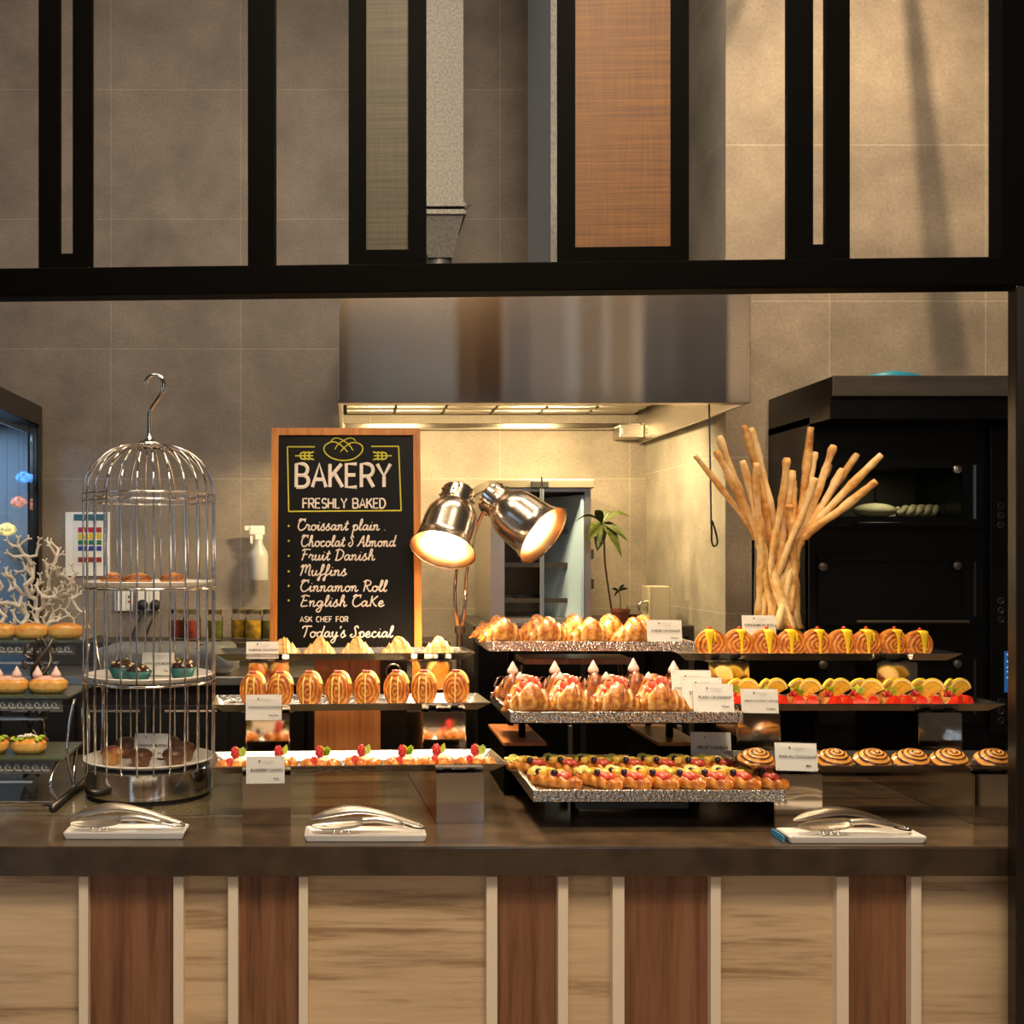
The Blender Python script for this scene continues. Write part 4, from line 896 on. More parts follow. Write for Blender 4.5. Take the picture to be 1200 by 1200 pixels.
# ---------------------------------------------------------------- stepped chrome risers with long flared trays
RH = (.142, .273, .403); RY = (0, .305, .575, .735)
def riser():
    bm = nb(); zt = .0
    prof = [(0, 0), (0, RH[0]), (RY[1], RH[0]), (RY[1], RH[1]), (RY[2], RH[1]), (RY[2], RH[2]), (RY[3], RH[2]), (RY[3], 0)]
    a = [bm.verts.new((-.068, y, z)) for y, z in prof]; b = [bm.verts.new((.068, y, z)) for y, z in prof]
    bm.faces.new(a); bm.faces.new(b[::-1])
    for i in range(8): bm.faces.new((a[(i+1) % 8], a[i], b[i], b[(i+1) % 8]))
    bmesh.ops.bevel(bm, geom=bm.edges[:], offset=.0025, segments=2, affect='EDGES')
    return bm
def riser_thing(lb):
    t = thing('stepped_riser', lb, 'riser', group='stepped risers')
    ob('steps', riser(), 'mirror', t)
    for k in range(3):
        for s in (-1, 1): ob('rubber_pad', box(nb(), s*.035-.012, s*.035+.012, RY[k]+.004, RY[k]+.024, RH[k]+.0002, RH[k]+.004, .001), 'rubber', t)
    return t
rk = Kind(riser_thing('x'))
def flared_tray(w, d, name='serving_tray'):
    """shallow rectangular tray, flat floor with flared rim, base at z = 0"""
    bm = nb(); h = .026; fl = .034
    def ring(wx, dy, z): return [bm.verts.new((sx*wx/2, sy*dy/2, z)) for sx, sy in ((-1, -1), (1, -1), (1, 1), (-1, 1))]
    seq = [ring(w-2*fl, d-2*fl, .003), ring(w, d, h), ring(w+.004, d+.004, h+.0005), ring(w+.004, d+.004, h-.002), ring(w-2*fl+.002, d-2*fl+.002, 0)]
    bm.faces.new(seq[0]); bm.faces.new(seq[-1][::-1])
    for r0, r1 in zip(seq, seq[1:]):
        for k in range(4): bm.faces.new((r0[k], r0[(k+1) % 4], r1[(k+1) % 4], r1[k]))
    return ob(name, bm, 'traymetal')
PADZ = .0045
RA = math.radians(3.6)
LU = Vector((-.03, 3.137, .9012)); RU = Vector((1.48, 3.137, .9012))
def lw(x, y, z): return LU+Matrix.Rotation(RA, 3, 'Z') @ Vector((x, y, z))
TY = (.093, .405, .69)
rk.put(lw(-.205, 0, 0), RA, 'chrome stepped riser under the left ends of the almond croissant trays')
rk.put(lw(.345, 0, 0), RA, 'chrome stepped riser under the heat lamp, right of the wooden board')
rk.put(RU+Vector((-.211, 0, 0)), 0, 'chrome stepped riser behind the standing white card at the right tongs')
rk.put(RU+Vector((.352, 0, 0)), 0, 'chrome stepped riser at the far right beside the dark post')
TW = .862
lt = []
for k, lb in enumerate(('long steel tray of raspberry danishes, lowest of the left display', 'long steel tray of standing spiral rolls in the middle of the left display', 'long steel tray of dusted croissants in front of the chalkboard')):
    t = flared_tray((.835, .86, .862)[k], .235); tag(t, lb, 'tray', 'long steel serving trays', lw((.055, .055, .055)[k], TY[k], RH[k]+PADZ), RA); lt.append(t)
rt = []
RTX = ((1.122, 2.03), (1.182, 2.02), (1.10, 2.045))
for k, lb in enumerate(('long steel tray of chocolate swirls, lowest of the right display', 'long steel tray of lemon tarts in the middle of the right display', 'long steel tray of yellow glazed spiral rolls, top of the right display')):
    x0, x1 = RTX[k]; t = flared_tray(x1-x0, .235); tag(t, lb, 'tray', 'long steel serving trays', (((x0+x1)/2), 3.137+TY[k], .9012+RH[k]+PADZ)); rt.append(t)
def on_left(px, k, dy=0):      # a point on left tray k straight under photo column px
    yl = TY[k]+dy; c, s = math.cos(RA), math.sin(RA); q = (px-PX)/F
    lx = (q*(LU.y+yl*c)-LU.x+yl*s)/(c-q*s); return lw(lx, yl, RH[k]+PADZ+.0032)
def on_right(px, k, dy=0):
    D = 3.137+TY[k]+dy; return Vector((X(px, D), D, .9012+RH[k]+PADZ+.0032))

# ---------------------------------------------------------------- centre stand with three hammered trays
cs = thing('tiered_stand', 'dark tiered stand with wooden beams carrying the three hammered trays', 'stand', (.83, 3.2, .9012))
def rc(x0, x1, y0, y1, z0, z1, b=.002): return box(nb(), x0-.83, x1-.83, y0-3.2, y1-3.2, z0-.9012, z1-.9012, b)
CT = [(.504, 3.05, .455, .985), (.477, 3.30, .47, 1.165), (.462, 3.70, .40, 1.343)]     # left x, front y, depth, underside z
for xx in (.49, .98): ob('beam', rc(xx, xx+.13, 3.52, 3.9, .9014, 1.058), 'black', cs); ob('lit_brown_top', rc(xx-.004, xx+.134, 3.515, 3.9, 1.0585, 1.07), 'teak', cs)  # black body and brown plate carry the beam's shaded front and lit top
for xx in (.66, .98): ob('post', rc(xx, xx+.022, 3.30, 3.325, .9014, .955), 'black', cs); ob('post', rc(xx, xx+.022, 3.46, 3.485, .9014, .955), 'black', cs)
ob('wood_shelf', rc(.70, 1.03, 3.24, 3.50, .956, .9835), 'oak', cs)
ob('cross_bar', rc(.665, 1.0, 3.27, 3.285, .915, .935), 'darksteel', cs)
for (xx, y0) in ((.55, 3.6), (1.03, 3.6), (.55, 3.86), (1.03, 3.86)): ob('post', rc(xx, xx+.02, y0, y0+.02, 1.0715, 1.1635 if y0 < 3.7 else 1.3415), 'black', cs)
ob('wood_shelf', rc(.62, 1.02, 3.55, 3.70, 1.125, 1.145), 'walnut', cs)
ob('wood_shelf', rc(.60, .98, 3.84, 4.02, 1.285, 1.305), 'walnut', cs)
for s in (0, 1):
    bm = nb()
    tube(bm, [(.60+s*.37-.83, .66, .17), (.60+s*.37-.83, .80, .384)], .008, 8); tube(bm, [(.60+s*.37-.83, .66, .384), (.60+s*.37-.83, .80, .17)], .008, 8); ob('cross_brace', bm, 'darksteel', cs)
def hammered(w, d):
    bm = nb(); h = .032; t = .004; lip = .011
    box(bm, 0, w, 0, t, 0, h, .0012); box(bm, 0, w, d-t, d, 0, h, .0012); box(bm, 0, t, t, d-t, 0, h, .0012); box(bm, w-t, w, t, d-t, 0, h, .0012)
    box(bm, t, w-t, t, d-t, h-.013, h-.010)
    box(bm, t-.001, lip, t, d-t, h-.003, h-.0005); box(bm, w-lip, w-t+.001, t, d-t, h-.003, h-.0005); box(bm, lip, w-lip, t-.001, lip, h-.003, h-.0005); box(bm, lip, w-lip, d-lip, d-t+.001, h-.003, h-.0005)
    return bm
CTZ = []
for k, (x, y, d, z) in enumerate(CT):
    lb = ('hammered steel tray of fruit danishes, lowest and nearest of three', 'hammered steel tray of plain and strawberry croissants, middle of three', 'hammered steel tray of golden croissants, highest of three')[k]
    t = ob('hammered_tray', hammered((.694, .694, .69)[k], d), 'hammer', None); tag(t, lb, 'tray', 'hammered steel trays', (x, y, z)); CTZ.append(z+.0225)
def on_centre(px, k, D): return Vector((X(px, D), D, CTZ[k]))
# black pedestal that carries the vase
ped = thing('black_pedestal', 'plain black pedestal under the breadstick vase', 'pedestal', (1.57, 4.10, .9012))
ob('column', box(nb(), -.12, .12, -.075, .115, 0, .455, .004), 'black', ped); ob('top_plate', box(nb(), -.125, .125, -.08, .12, .4555, .475, .003), 'black_gloss', ped)

# ---------------------------------------------------------------- three tier birdcage stand
CX, CY = X(175, 3.55), 3.55
cg = thing('birdcage_stand', 'chrome birdcage cake stand with three white plates and a hook on top', 'cake stand', (CX, CY, .9018))
zz = lambda py: Z(py, CY)-.9018
R0 = .207
ob('foot_ring', lathe(nb(), [(.175, 0), (.192, 0), (.192, .018), (.175, .018)], 48, close=False), 'rubber', cg, auto=.6)
ob('drum', lathe(nb(), [(.0, .014), (.198, .014), (.201, .017), (.201, .094), (.198, .097), (0, .097)], 64), 'chrome', cg, auto=.5)
bm = nb(); NW = 26
zr = zz(580); zt = zz(521)
for k in range(NW):
    a = 2*PI*(k+.5)/NW; ca, sa = math.cos(a), math.sin(a)
    pts = [(R0*ca, R0*sa, .09)]+[(R0*ca, R0*sa, .09+(zr-.09)*i/4) for i in range(1, 5)]
    dome = [(R0*math.cos(t)**.75, zr+(zt-zr)*math.sin(t)**1.0) for t in [PI/2*i/9 for i in range(1, 9)]]
    pts += [(r*ca, r*sa, z) for r, z in dome]+[(.02*ca, .02*sa, zt)]
    w_ = ob('wire', tube(nb(), pts, .0031, 6), 'chrome', cg, True)
def ringmesh(r, z, th): return tube(nb(), [(r*math.cos(2*PI*i/56), r*math.sin(2*PI*i/56), z) for i in range(57)], th, 8, cap=False)
ob('hoop', ringmesh(R0, zr, .0035), 'chrome', cg, True); ob('hoop', ringmesh(R0-.0005, zr-.022, .003), 'chrome', cg, True)
PZ = []
for py in (688, 796, 900):
    z = zz(py) if py < 850 else .1
    if py < 850: ob('hoop', ringmesh(R0+.001, z-.0015, .004), 'chrome', cg, True)
    ob('plate', lathe(nb(), [(0, 0), (.12, 0), (.165, .002), (.198 if py < 850 else .204, .015), (.203 if py < 850 else .209, .019), (.199, .021), (.17, .010), (.15, .007), (0, .007)], 56, (0, 0, z)), 'white', cg, auto=.8)
    PZ.append(.9018+z+.0073)
ob('cap', lathe(nb(), [(.045, zt-.012), (.052, zt-.003), (.038, zt+.008), (.012, zt+.018), (.0075, zt+.034)], 28), 'chrome', cg, True)
hkp = [(0, 0, zt+.02), (0, 0, zz(487)), (.004, 0, zz(480)), (.030, 0, zz(466)), (.045, 0, zz(455)), (.042, 0, zz(444)), (.022, 0, zz(440)), (-.002, 0, zz(442)), (-.018, 0, zz(452))]
ob('hook', tube(nb(), smooth_pts(hkp, 6), .0068, 10), 'chrome', cg, True)
ob('clear_foot', lathe(nb(), [(.012, 0), (.016, .03), (.016, .085), (0, .087)], 16, (.035, -.211, .0), close=True), 'acrylic', cg, auto=.6)

# ---------------------------------------------------------------- glass tray stand at the left edge
gs = thing('glass_tray_stand', 'chrome stand with three green glass trays and greek key borders at the left edge', 'stand', (-1.25, 3.3, .9018))
GX1 = [-.872+1.25, -.895+1.25, -.905+1.25]; GD = [(3.35, 3.65), (3.55, 3.85), (3.75, 4.05)]; GZ = [1.05, 1.212, 1.375]
for k in range(3):
    y0, y1 = GD[k][0]-3.3, GD[k][1]-3.3; z = GZ[k]-.9018; x1 = GX1[k]
    ob('glass_tray', box(nb(), -.45, x1, y0, y1, z-.010, z, .003), 'greenglass', gs)
    bm = nb(); box(bm, -.45, x1-.03, y0+.02, y0+.026, z-.050, z-.0135)
    ob('border_rail', bm, 'galv', gs)
    bm = nb(); q = x1-.065; u_ = .0042
    while q > -.15:
        for (a, b, c, d) in ((0, 5, 0, 1), (0, 1, 0, 5), (0, 4, 4, 5), (3, 4, 2, 5), (5, 6, 0, 1)):
            box(bm, q+a*u_, q+b*u_, y0+.0185, y0+.0205, z-.042+c*u_*.95, z-.042+d*u_*.95)
        q -= 6.6*u_
    o = ob('greek_key_pattern', bm, mat('pale_key_pattern', (.72, .66, .52), .3, .4) if k == 0 else bpy.data.materials['pale_key_pattern'], gs)
    ob('shelf_slat', box(nb(), -.45, x1-.10, y0+.05, y0+.09, z-.085, z-.078), 'steel', gs)
for sx_ in (.37,):
    ob('base_rail', tube(nb(), [(sx_, -.02, .012), (sx_, .75, .012)], .011, 8), 'darksteel', gs, True)
    for k in range(3):
        y0, y1 = GD[k][0]-3.3, GD[k][1]-3.3; z = GZ[k]-.9018
        ob('leg', tube(nb(), smooth_pts([(sx_, y0-.01, .02), (sx_-.02, y0-.02, z*.5), (sx_-.01, y0+.03, z-.012)], 6), .0055, 8), 'chrome', gs, True)
        ob('leg', tube(nb(), smooth_pts([(sx_, y1-.12, .02), (sx_-.004, y1-.09, z*.6), (GX1[k]-.02, y1-.03, z-.012)], 6), .0055, 8), 'chrome', gs, True)
ob('front_bar', tube(nb(), [(-.45, -.0, .022), (.37, -.0, .022)], .008, 8), 'chrome', gs, True)
rr = random.Random(3); bm = nb()
for s in range(3):
    p = [(.20+.028*math.cos(t*.9+s*2.1)+.05*(t/14-.5), .42+.02*math.sin(t*.9+s*2.1), .02+t*.033) for t in range(15)]
    tube(bm, smooth_pts(p, 4), .0065, 7)
for q in range(16):
    c = Vector((.20+rr.uniform(-.04, .05), .41+rr.uniform(-.03, .02), .06+q*.026)); ball(bm, c, .013, (1.5, .5, .8), 8, 6, .2, rr, Euler((rr.random()*3, rr.random()*3, 0)))
ob('vine_post', bm, 'oven_trim', gs, True)
# white coral
cr = nb(); rr = random.Random(11); nodes = [(Vector((x_, 0, .02)), None) for x_ in (-.03, .0, .03)]; tries = 0
while len(nodes) < 190 and tries < 30000:
    tries += 1; a_ = rr.uniform(-1.75, 1.75); q = .35*math.sqrt(rr.random()); p = Vector((q*.62*math.sin(a_), rr.uniform(-.018, .018), .02+max(-.03, q*math.cos(a_)*.98)))
    if p.z < .01: continue
    d_ = sorted(((p-n_[0]).length, i) for i, n_ in enumerate(nodes))
    if d_[0][0] < .0185: continue
    near = [i for L_n, i in d_ if L_n < .046]
    if not near: continue
    near.sort(key=lambda i: (nodes[i][0]-Vector((0, 0, -.05))).length*.5+(nodes[i][0]-p).length)
    nodes.append((p, near[0]))
kids = [0]*len(nodes)
for p, par in nodes[::-1]: pass
for i in range(len(nodes)-1, -1, -1):
    if nodes[i][1] is not None: kids[nodes[i][1]] += kids[i]+1
for i, (p, par) in enumerate(nodes):
    r_ = min(.0085, .0042+.0011*math.sqrt(kids[i]))
    if par is not None:
        q = nodes[par][0]; m_ = (p+q)/2+Vector((rr.uniform(-.004, .004), 0, rr.uniform(-.004, .004))); tube(cr, smooth_pts([q, m_, p], 3), r_, 6)
    ball(cr, p, r_*1.08, (1, 1, 1), 6, 5)
    if kids[i] <= 1 and par is not None:
        d_ = (p-nodes[par][0]).normalized()
        for s_ in (-1, 1):
            e_ = d_ @ Matrix.Rotation(s_*.7, 3, 'Y'); tube(cr, [p, p+e_*.014], [.004, .0028], 5)
for v_ in cr.verts: v_.co.z += .0
ball(cr, (0, 0, .012), .05, (1.1, .8, .35), 14, 8)
for v_ in cr.verts: v_.co.z = max(v_.co.z, 0)
co = ob('coral_fan', cr, 'coral', None, True); tag(co, 'white branching coral fan on the top glass tray at the left edge', 'coral', None, (X(33, 3.96), 3.96, GZ[2]+.0005))

# ---------------------------------------------------------------- tongs on white trays
def tong_arm(bm, pts, hw, dy, bulge):
    """strip that follows pts (x, z) with half widths hw; its width stands mostly upright and leans back"""
    p = smooth_pts([(x, dy, z) for x, z in pts], 6); n = len(p); m = len(hw)-1; d = Vector((0, .62, .78)); rows = []
    for i in range(n):
        t = i/(n-1)*m; k = min(int(t), m-1); h = hw[k]+(hw[k+1]-hw[k])*(t-k)
        rows.append([bm.verts.new(p[i]+d*h*s_+Vector((0, -bulge*h*(1-s_*s_), 0))) for s_ in (-1, -.5, 0, .5, 1)])
    for r0, r1 in zip(rows, rows[1:]):
        for q in range(4): bm.faces.new((r0[q], r0[q+1], r1[q+1], r1[q]))
    bmesh.ops.solidify(bm, geom=bm.faces[:], thickness=.002)
    lo = min(v_.co.z for v_ in bm.verts)
    return bm
def tongs_thing():
    t = thing('serving_tongs', 'x', 'tongs', group='steel serving tongs')
    bm = nb(); tong_arm(bm, [(-.150, .032), (-.115, .044), (-.06, .056), (-.01, .057), (.05, .046), (.10, .030), (.150, .014)], [.003, .012, .015, .012, .009, .008, .006], .020, .5); ob('upper_arm', bm, 'satin', t, True)
    bm = nb(); tong_arm(bm, [(-.148, .022), (-.115, .024), (-.07, .027), (-.025, .031), (.0, .035)], [.004, .016, .019, .016, .007], -.012, -.7); ob('lower_arm', bm, 'satin', t, True)
    ob('grip', tube(nb(), smooth_pts([(-.012, -.014, .036), (.03, -.014, .038), (.07, -.013, .031), (.10, -.010, .023)], 6), [.0085]*16+[.008, .007, .006], 10), 'satin', t, True)
    ob('spring_joint', tube(nb(), smooth_pts([(.095, -.010, .023), (.13, -.004, .0125), (.153, .004, .009), (.156, .014, .011), (.145, .020, .015)], 6), .0042, 8), 'chrome', t, True)
    for i in range(3): ob('tooth', ball(nb(), (-.085+i*.019, -.022, .0075), .0062, (1, 1, 1), 10, 7), 'chrome', t, True)
    return t
def dish():
    bm = nb(); w_, d, h = .326, .10, .02
    def ring(x, y, z): return [bm.verts.new((sx*x/2, sy*y/2, z)) for sx, sy in ((-1, -1), (1, -1), (1, 1), (-1, 1))]
    s = [ring(w_-.03, d-.03, .013), ring(w_-.012, d-.012, h), ring(w_, d, h), ring(w_-.012, d-.012, 0)]
    bm.faces.new(s[0]); bm.faces.new(s[-1][::-1])
    for r0, r1 in zip(s, s[1:]):
        for k in range(4): bm.faces.new((r0[k], r0[(k+1) % 4], r1[(k+1) % 4], r1[k]))
    bmesh.ops.bevel(bm, geom=bm.edges[:], offset=.0025, segments=2, affect='EDGES')
    return bm
tk = Kind(tongs_thing()); dish0 = ob('tongs_dish', dish(), 'white'); dk = Kind(tag(dish0, 'x', 'dish', 'white tongs dishes'))
for i, (px, py, lb) in enumerate(((149, 985, 'in front of the birdcage stand'), (428, 988, 'in front of the wooden chalkboard support'), (996, 990, 'at the right end with a painted blue reflection'))):
    D = 994.6/(py-650)+.05; c = (X(px, D), D, .9013)
    dk.put(c, 0, 'long white porcelain dish on the counter '+lb, None, (1.0, 1, 1) if i < 2 else (1.12, 1, 1))
    tk.put((c[0]-.004+.006*i, D+.002, .9013+.0135), math.radians((0, 0, -2)[i]), 'polished steel serving tongs '+('lying on the white dish below the birdcage stand', 'lying on the white dish left of the heat lamp', 'lying on the white dish at the right')[i])
bt = ob('blue_reflection_strip', box(nb(), -.002, .002, -.042, .042, 0, .017, .0008), 'blue'); tag(bt, 'painted light blue reflection on the left end of the right tongs dish', 'tape', None, (X(914.5, 2.97)-.003, 2.98, .9025))  # daylight reflected on the dish edge, painted as a blue strip

# ---------------------------------------------------------------- name cards
def card(px, py, D, wpx, hpx, tilt, yaw, title, small, lb, z=None, clip=None):
    t = thing('name_card', lb, 'card', (X(px, D), D, Z(py, D) if z is None else z), yaw, 'acrylic name cards')
    w_, h = wpx/F*D, hpx/F*D/math.cos(tilt)
    tl = Matrix.Rotation(-tilt, 4, 'X')
    def part(nm, bm, m): bm.transform(tl); bmesh.ops.translate(bm, verts=bm.verts[:], vec=(0, 0, .004)); return ob(nm, bm, m, t)
    if clip is None: ob('base_plate', box(nb(), -w_/2, w_/2, -.006, .022, 0, .0036, .001), 'acrylic', t)
    else:
        for sx_ in (-1, 1): ob('rim_clip', box(nb(), sx_*w_*.3-.006, sx_*w_*.3+.006, clip[0]*math.tan(tilt)+.004, clip[1], clip[0], clip[0]+.003, .0008), 'rubber', t)
    part('holder', box(nb(), -w_/2-.003, w_/2+.003, -.0035, .0, 0, h, .0008), 'acrylic')
    part('paper', box(nb(), -w_/2, w_/2, .0003, .0018, .002, h-.002), 'paper')
    R = (PI/2-tilt, 0, 0)
    def at(x, z): return tl @ Vector((x, -.0042, z))+Vector((0, 0, .004))
    fs = w_*.115
    text_mesh('card_title', title, fs*min(1, 13/len(title)), 'ink', t, at(0.004, h*.50), R)
    text_mesh('card_small_print', small, fs*.62, 'ink', t, at(w_*.28, h*.20), R)
    e = ob('emblem', lathe(nb(), [(.0, .0), (.0026, .0), (.0026, .0004), (0, .0004)], 10), 'ink_dark', t); e.location = at(-w_*.15, h*.82); e.rotation_euler = R
    for q, zz_ in enumerate((.82, .75)):
        part('emblem_line', box(nb(), -w_*.08+.008*q, w_*.22-.004*q, -.0040, -.0036, h*zz_-.0006, h*zz_+.0006), bpy.data.materials.get('pale_ink') or mat('pale_ink', (.5, .47, .45), .8))
    for sx_, sz in ((-1, 1), (1, 1), (-1, -1), (1, -1)): part('pin', box(nb(), sx_*w_*.44-.001, sx_*w_*.44+.001, -.0042, -.0036, h*(.5+sz*.42)-.001, h*(.5+sz*.42)+.001), 'galv')
    return t
# ---------------------------------------------------------------- pastry shapes
def croissant(name, L=.15, W=.07, H=.062, bend=.018, nseg=7, seed=0, mt='croissant', parent=None):
    rr = random.Random(seed); bm = nb(); per = 6; NR = nseg*per; NK = 18; vals = []; rows = []
    segj = [rr.uniform(.85, 1.15) for _ in range(nseg+1)]; ph = rr.uniform(-.3, .3)
    for i in range(NR+1):
        t = -1+2*i/NR; s = (i % per)/per; k = min(nseg-1, i//per); c = (k+.5)/nseg*2-1
        env = max(.10, (1-abs(t)**1.35)**.74)
        step = (1-s) if c > .05 else (s if c < -.05 else 1-abs(2*s-1)*.5)
        f = env*(1+.26*segj[k]*(step-.45))
        row = []; lean = .012*(1-abs(t))
        for q in range(NK):
            a = 2*PI*q/NK; y = math.cos(a)*W/2*f; z = H*.46*f+math.sin(a)*H/2*f*(1.08 if math.sin(a) > 0 else .92)
            sk = math.cos(a)*.010*(1 if c < 0 else -1)*(1-abs(t))+ph*.01*math.sin(a)
            row.append(bm.verts.new((t*L/2+sk, y+bend*(t*t-.35), max(0, z))))
            vals.append(.30+.62*(step-.45)*segj[k]+.20*max(0, math.sin(a))+.25*abs(t)**3+rr.uniform(-.09, .09))
        rows.append(row)
    for r0, r1 in zip(rows, rows[1:]):
        for q in range(NK): bm.faces.new((r0[q], r0[(q+1) % NK], r1[(q+1) % NK], r1[q]))
    bm.faces.new(rows[0][::-1]); bm.faces.new(rows[-1])
    o = ob(name, bm, mt, parent, True); set_bake(o, vals); return o
def spiral_roll(name, R=.054, T=.052, seed=0, turns=3.4, mt='cruffin'):
    """round laminated roll standing on edge, spiral face towards -Y"""
    rr = random.Random(seed); bm = nb(); NT = 56; vals = []; rows = []; off = rr.random()*6
    def add(r, y, a, bk, wob):
        vals.append(bk); rx = r*(1+.03*math.cos(2*a+off)*wob); return bm.verts.new((rx*math.cos(a)*.96, y, R*1.0+rx*math.sin(a)))
    cen = bm.verts.new((0, -T/2+.004, R)); vals.append(.4)
    NRr = 14
    for i in range(1, NRr+1):
        row = []
        for k in range(NT):
            a = 2*PI*k/NT; r = R*i/NRr; sp = math.sin(2*PI*(turns*i/NRr-a/(2*PI))+off+.9*math.sin(2*a+off*2)+.5*math.sin(5*a+off)); dk = .16*math.sin(3*a+off)*i/NRr
            y = -T/2+(.0045*(i/NRr)**3)*2.4-.0022*sp*(i < NRr)
            row.append(add(r*.97, y, a, .46-.26*sp+dk+rr.uniform(-.12, .12), i/NRr))
        rows.append(row)
    for y, rf in ((-T*.30, 1.0), (-T*.12, .975), (T*.05, 1.01), (T*.25, .96), (T*.42, .90), (T/2, .80)):
        rows.append([add(R*rf, y, 2*PI*k/NT, (.55 if rf < .99 else .32)+rr.uniform(-.05, .05), 1) for k in range(NT)])
    for k in range(NT): bm.faces.new((cen, rows[0][(k+1) % NT], rows[0][k]))
    for r0, r1 in zip(rows, rows[1:]):
        for k in range(NT): bm.faces.new((r0[k], r0[(k+1) % NT], r1[(k+1) % NT], r1[k]))
    bm.faces.new(rows[-1])
    lo = min(v_.co.z for v_ in bm.verts)
    for v_ in bm.verts: v_.co.z -= lo
    o = ob(name, bm, mt, None, True); set_bake(o, vals); return o
def reparent(o, p, nm=None):
    o.parent = p
    if nm: o.name = nm
    return o
def drip(pts, rs, flat=(1, .55, 1)):
    p = smooth_pts(pts, 5); n = len(p); m = len(rs)-1; R = []
    for i in range(n):
        t = i/(n-1)*m; k = min(int(t), m-1); R.append(rs[k]+(rs[k+1]-rs[k])*(t-k))
    return tube(nb(), p, R, 10, flat=flat)
def raspberry(bm, c, r, rr):
    ball(bm, c, r*.8, (1, 1, 1.1), 10, 8)
    for k in range(26):
        a = k*2.4; z = 1-2*(k+.5)/26; q = math.sqrt(1-z*z)
        ball(bm, Vector(c)+Vector((q*math.cos(a)*r*.78, q*math.sin(a)*r*.78, z*r*.86)), r*.27, (1, 1, 1), 6, 5)
    return bm
def mint(bm, c, s, rr):
    for k in range(3):
        a = rr.uniform(-.6, .6)+(k-1)*.9; b = Vector((math.sin(a)*s, rr.uniform(-.3, .1)*s, math.cos(a)*s*1.0)); sd = Vector((math.cos(a), .25, -math.sin(a)))*s*.34
        p = [Vector(c), Vector(c)+b*.35+sd, Vector(c)+b*.7+sd*.8, Vector(c)+b, Vector(c)+b*.7-sd*.8, Vector(c)+b*.35-sd]
        m_ = Vector(c)+b*.5+Vector((0, .004, 0)); vs = [bm.verts.new(q) for q in p]; cv = bm.verts.new(m_)
        for i in range(6): bm.faces.new((vs[i], vs[(i+1) % 6], cv))
    return bm
def solid(bm, t=.0012): bmesh.ops.solidify(bm, geom=bm.faces[:], thickness=t); return bm
HID = (0, 0, 0)

# --- croissants -------------------------------------------------------------------------------------------------
def croi_kind(mt, seeds, L, W, H, grp):
    return [Kind(tag(croissant('croissant', L, W, H, .016, 7, s, mt), 'x', 'croissant', grp)) for s in seeds]
kd = croi_kind('croissant_dusted', (1, 2, 3), .128, .080, .066, 'dusted croissants by the chalkboard')
for i, px in enumerate((334, 374, 419, 467, 513)):
    p = on_left(px, 2, -.03); q = ('half hidden behind the small white card', 'just right of the small white card', 'under the words Today and Special', 'under the end of the chalkboard writing', 'brightly lit below the heat lamp')[i]
    kd[i % 3].put(p, RA+(-.25, .1, -.1, .2, 0)[i], 'sugar dusted croissant '+q, None, (1, 1, 1))
kp = croi_kind('croissant', (4, 5, 6), .178, .086, .084, 'croissants on the hammered trays')
rr = random.Random(5)
for i, px in enumerate((590, 641, 691, 741)):
    kp[i % 3].put(on_centre(px, 2, 3.785), rr.uniform(-.25, .25), 'flaky croissant, front row of the highest hammered tray, '+pos(i, 4), None, .93)
for i, px in enumerate((566, 583, 628, 671, 713, 752)):
    kp[(i+1) % 3].put(on_centre(px, 2, (4.0, 3.94, 3.95, 3.95, 3.95, 3.95)[i]), rr.uniform(.2, .6), 'flaky croissant, back row of the highest hammered tray, '+pos(i, 6), None, (.62, .9, .94, .92, .94, .92)[i])
for i, px in enumerate((622, 671, 722, 776)):
    kp[(i+2) % 3].put(on_centre(px, 1, 3.385), rr.uniform(-.25, .15), 'plain croissant, front row of the middle hammered tray, '+pos(i, 4), None, (1.0, 1, .94))
# strawberry croissants
def straw_croissant(seed):
    t = thing('strawberry_croissant', 'x', 'croissant', group='strawberry croissants')
    croissant('crust', .165, .085, .088, .014, 7, seed, 'croissant', t)
    r_ = random.Random(seed)
    for k in range(5):
        bm = nb(); u_ = -.045+k*.019
        ball(bm, (u_, -.030+.010*math.sin(k*2.0), .076-.045*abs(u_)/.05+.012), .019, (.55, .8, 1.0), 10, 8, .06, r_, Euler((.5, .3*k-.5, 0))); ob('strawberry_slice', bm, 'strawberry', t, True)
    bm = nb(); lathe(bm, [(.012, 0), (.014, .005), (.010, .013), (.004, .022), (0, .026)], 14, (-.028, -.01, .084), close=True); ob('cream_dot', bm, 'meringue', t, True)
    return t
ks = [Kind(straw_croissant(s)) for s in (21, 22)]
for i, px in enumerate((615, 661, 716, 765)):
    ks[i % 2].put(on_centre(px, 1, 3.51), .55+.1*math.sin(i*2), 'strawberry topped croissant, second row of the middle hammered tray, '+pos(i, 4))
def choc_croissant(seed):
    t = thing('chocolate_croissant', 'x', 'croissant', group='chocolate croissants with meringue')
    croissant('crust', .15, .08, .088, .012, 6, seed, 'choc_croissant', t)
    r_ = random.Random(seed); bm = nb()
    for k in range(4):
        x_ = -.045+k*.028; tube(bm, smooth_pts([(x_-.012, -.034, .045), (x_, -.016, .083-.2*abs(x_)), (x_+.012, .012, .084-.2*abs(x_))], 5), .004, 7, flat=(1, 1, .8))
    ob('chocolate_drizzle', bm, 'choc', t, True)
    ob('meringue_kiss', lathe(nb(), [(.014, 0), (.0185, .006), (.017, .015), (.010, .027), (.0045, .038), (0, .044)], 18, (0, -.002, .088), close=True), 'meringue', t, True)
    return t
kc = Kind(choc_croissant(31))
